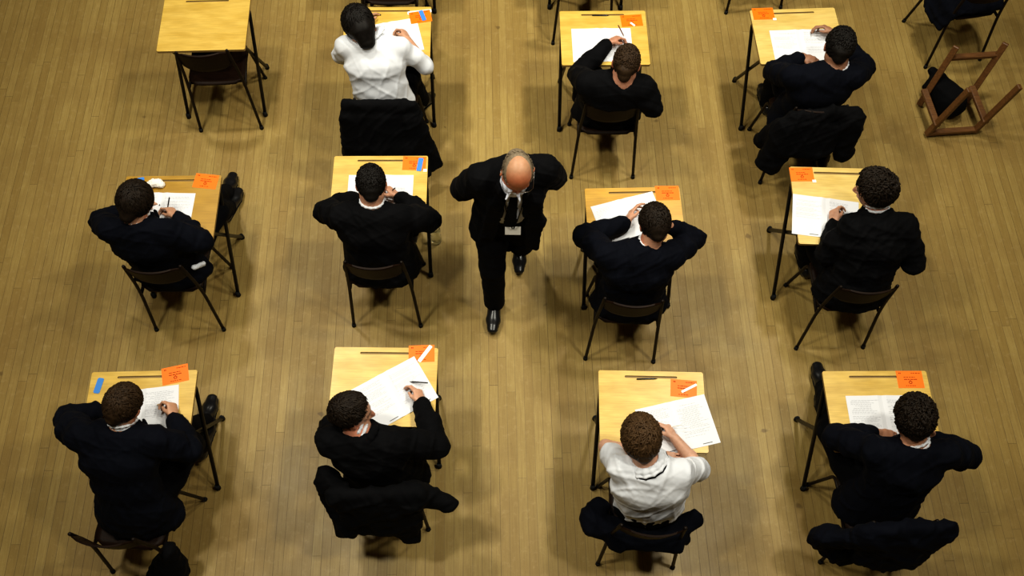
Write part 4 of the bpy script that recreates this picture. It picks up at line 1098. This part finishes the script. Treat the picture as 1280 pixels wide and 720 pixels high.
def strip(p0, p1, w, mat, name, label, cat, z=Z0 + .001, t=.0012):
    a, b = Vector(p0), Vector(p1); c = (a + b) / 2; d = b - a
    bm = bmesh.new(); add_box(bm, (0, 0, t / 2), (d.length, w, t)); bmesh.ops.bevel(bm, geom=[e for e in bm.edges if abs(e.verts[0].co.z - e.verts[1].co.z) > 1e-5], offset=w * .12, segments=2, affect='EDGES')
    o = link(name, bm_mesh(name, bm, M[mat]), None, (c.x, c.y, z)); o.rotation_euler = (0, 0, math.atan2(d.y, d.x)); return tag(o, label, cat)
strip(z10(383, 86, DH), z10(424, 33, DH), .022, 'white', 'flat_strip', 'white strip across the orange card left of the front aisle', 'paper strip')  # flat white bars laid slantwise over three of the orange cards
strip(z11(405, 107, DH), z11(455, 82, DH), .014, 'white', 'flat_strip', 'white strip across the orange card of the short-sleeved student', 'paper strip')
strip(z3(401, 89, DH), z3(418, 102, DH), .014, 'white', 'flat_strip', 'small white strip on the orange card of the left-handed writer', 'paper strip')
strip(z2(437, 41, DH), z2(452, 78, DH), .030, 'blue', 'flat_strip', 'blue strip on the orange card of the long-haired student', 'paper strip', z=Z0 + .003)
strip(z6(440, 53, DH), z6(430, 102, DH), .032, 'blue', 'flat_strip', 'blue strip on the orange card near the bottle', 'paper strip')
strip(z5(195, 85, DH), z5(252, 75, DH), .032, 'blue', 'flat_strip', 'blue strip beside the crumpled tissue', 'paper strip')
strip(z9(69, 84, DH), z9(52, 133, DH), .036, 'blue', 'flat_strip', 'blue strip on the front left desk', 'paper strip')
c, a = mid4(z2, [(386, 50), (400, 47), (405, 93), (392, 96)])
strip(z2(388, 50, DH), z2(478, 40, DH), .03, 'paper', 'paper_slip', 'white paper slip under the orange card of the long-haired student', 'paper slip', z=Z0, t=.0006)
# crumpled tissue
sc = Sculpt(); tp = [z5(268, 100, DH + .018), z5(285, 90, DH + .024), z5(305, 88, DH + .022), z5(318, 98, DH + .016)]
for i in range(3): sc.ecap(tp[i], tp[i + 1], UP, (.016, .022), (.016, .02), .02)
V, Q = sc.arrays(.004); V = V + vnormals(V, Q) * (folds(V, .006, .03, 5) + folds(V, .003, .012, 6))[:, None]; V[:, 2] = np.maximum(V[:, 2], Z0)
c0 = V3(*(sum(tp) / 4)[:2], DH); tag(link('crumpled_tissue', mesh_np('crumpled_tissue', V - c0, Q, M['tissue'], True), None, c0), 'crumpled white tissue on the middle left desk', 'tissue')
# pens and pencils
pen(z10(352, 152, Z0 + .003), z10(408, 156, .765), M['pen_black'], 'pen held over the tilted booklet left of the front aisle')
pen(z11(343, 228, Z0 + .003), z11(388, 219, .775), M['white'], 'white pen held by the short-sleeved student', cap=M['pen_black'])
pen(z3(376, 143, Z0 + .003), z3(360, 112, .80), M['pen_brown'], 'brown pencil in the left hand of the cropped-hair writer', cat='pencil', name='pencil')
pen(z5(340, 205, Z0 + .003), z5(347, 162, .80), M['pen_black'], 'black pen of the student beside the tissue')
pen(z8(300, 200, Z0 + .003), z8(318, 222, .80), M['pen_brown'], 'brown pencil of the student turned left', cat='pencil', name='pencil')
pen(z9(246, 170, Z0 + .003), z9(285, 165, .80), M['pen_yellow'], 'yellow pencil in the clenched hand at the front left', cat='pencil', name='pencil')
pen(z6(312, 190, Z0 + .02), z6(338, 168, .83), M['pen_black'], 'black pen of the student beside the bottle')
pen(z11(325, 62, Z0 + .003), z11(260, 63, Z0 + .004), M['pen_black'], 'black pen lying in the groove of the short-sleeved student')
pen(z3(318, 61, Z0 + .003), z3(262, 60, Z0 + .004), M['pen_black'], 'dark pencil lying in the groove of the left-handed writer', cat='pencil', name='pencil')

# clear bottle standing on the floor
bx = at(545.5, 306, 0)
bo = empty('plastic_bottle', bx + V3(0, .03, 0)); tag(bo, 'clear plastic drink bottle standing on the floor by a desk leg', 'bottle')
def lathe(bm, prof, n=24):
    rings = [[bm.verts.new((r * math.cos(2 * math.pi * k / n), r * math.sin(2 * math.pi * k / n), z)) for k in range(n)] for r, z in prof]
    for a, b in zip(rings, rings[1:]):
        for k in range(n):
            f = bm.faces.new((a[k], a[(k + 1) % n], b[(k + 1) % n], b[k])); f.smooth = True
    bm.faces.new(rings[0][::-1]); bm.faces.new(rings[-1])
bm = bmesh.new(); lathe(bm, [(.018, .004), (.030, 0), (.036, .012), (.036, .06), (.034, .066), (.036, .072), (.036, .10), (.034, .106), (.036, .112), (.036, .15), (.030, .175), (.016, .198), (.0135, .205), (.0135, .215)])
link('bottle_body', bm_mesh('bottle_body', bm, M['clear']), bo)
bm = bmesh.new(); lathe(bm, [(.015, .214), (.016, .217), (.016, .231), (.014, .233)]); link('bottle_cap', bm_mesh('bottle_cap', bm, M['white']), bo)
# ------------------------------------------------------------------ things at the right edge
fr = tr = None
CH2 = copy_tree(chair_proto); CH2.location = (3.34, 5.19, 0); CH2.rotation_euler = (0, 0, math.radians(11)); tag(CH2, 'dark chair cut by the top right corner of the hall', 'chair', 'stacking chairs at the exam desks')
CHAIRS['tr'] = (3.34, 5.19, math.radians(11)); k = 'tr'
draped('dark blue coat bundled on the chair in the top right corner', k, [
    (cl(k, -.17, .02, .50), cl(k, .17, .02, .52), UP, (.045, .20), (.05, .20), .04), (cl(k, -.19, -.02, .49), cl(k, -.235, -.03, .36), cl(k, 0, 1, 0) - cl(k, 0, 0, 0), (.17, .03), (.15, .025), .04)], 'navy', 21, cat='coat', name='draped_coat')
def wood_stand():
    o = empty('wooden_trestle', at(1160, 165, 0)); b0 = Vector(o.location); tag(o, 'brown wooden trestle frame at the right edge with a dark bag', 'trestle')
    def bar(a, b, w=.045, t=.03, nm='frame_bar'):
        a, b = Vector(a), Vector(b); d = b - a; q = d.to_track_quat('X', 'Z').to_matrix()
        bm = bmesh.new(); add_box(bm, (a + b) / 2 - b0, (d.length, w, t), q); bmesh.ops.bevel(bm, geom=bm.edges[:], offset=.004, segments=1, affect='EDGES')
        link(nm, bm_mesh(nm, bm, M['brown_wood']), o)
    for dx in (0, .36):
        D = V3(dx, dx * .10, 0)
        bar(at(1196, 58, .50) + D, at(1149, 131, .02) + D); bar(at(1155, 112, .16) + D, at(1172, 158, .14) + D)
        bar(at(1158, 168, .02) + D, at(1212, 112, .52) + D)
    bar(at(1188, 72, .40), at(1188, 72, .40) + V3(.36, .036, 0), nm='cross_bar'); bar(at(1158, 166, .04), at(1158, 166, .04) + V3(.36, .036, 0), nm='cross_bar')
M['brown_wood'] = noisy(new_mat('brown_stained_wood', rough=.45), (.085, .035, .010), (.16, .070, .020), scale=7, stretch=(2, 14, 14))
wood_stand()
sc = Sculpt(); q = [at(1170, 108, .12), at(1190, 128, .12)]
sc.ecap(q[0], q[1], UP, (.11, .08), (.12, .10), .03); sc.ecap(q[0] + V3(.02, .05, .03), q[0] + V3(-.03, .10, .05), UP, (.05, .04), (.03, .03), .03)
V, Q = sc.arrays(.01); V = V + vnormals(V, Q) * folds(V, .008, .12, 9)[:, None]; V[:, 2] = np.maximum(V[:, 2], .003); c0 = V3(*q[0][:2], 0)
tag(link('rucksack', mesh_np('rucksack', V - c0, Q, M['black_cloth'], True), None, c0), 'black bag on the floor inside the wooden trestle', 'bag')

# ------------------------------------------------------------------ light
def area(name, loc, aim, power, size, color=(1, 1, 1), spread=180):
    l = bpy.data.lights.new(name, 'AREA'); l.energy = power; l.size = size; l.shape = 'DISK'; l.color = color; l.spread = math.radians(spread)
    o = bpy.data.objects.new(name, l); COL.objects.link(o); o.location = loc
    o.rotation_euler = (Vector(aim) - Vector(loc)).to_track_quat('-Z', 'Y').to_euler(); return o
WARM = (1.0, .96, .82)
for x in (-2.5, 2.5):
    for y, p in ((1.5, 45), (3.4, 49), (5.6, 74)):
        area('hall_lamp', (x, y, 7.0), (x * .05, y + .25, 0), p, .5, WARM, 106)
w = bpy.data.worlds.new('hall_air'); scene.world = w; w.use_nodes = True
w.node_tree.nodes['Background'].inputs['Color'].default_value = (.9, .95, 1.0, 1); w.node_tree.nodes['Background'].inputs['Strength'].default_value = .05
scene.view_settings.view_transform = 'Standard'; scene.view_settings.look = 'Medium High Contrast'; scene.view_settings.exposure = 0.0
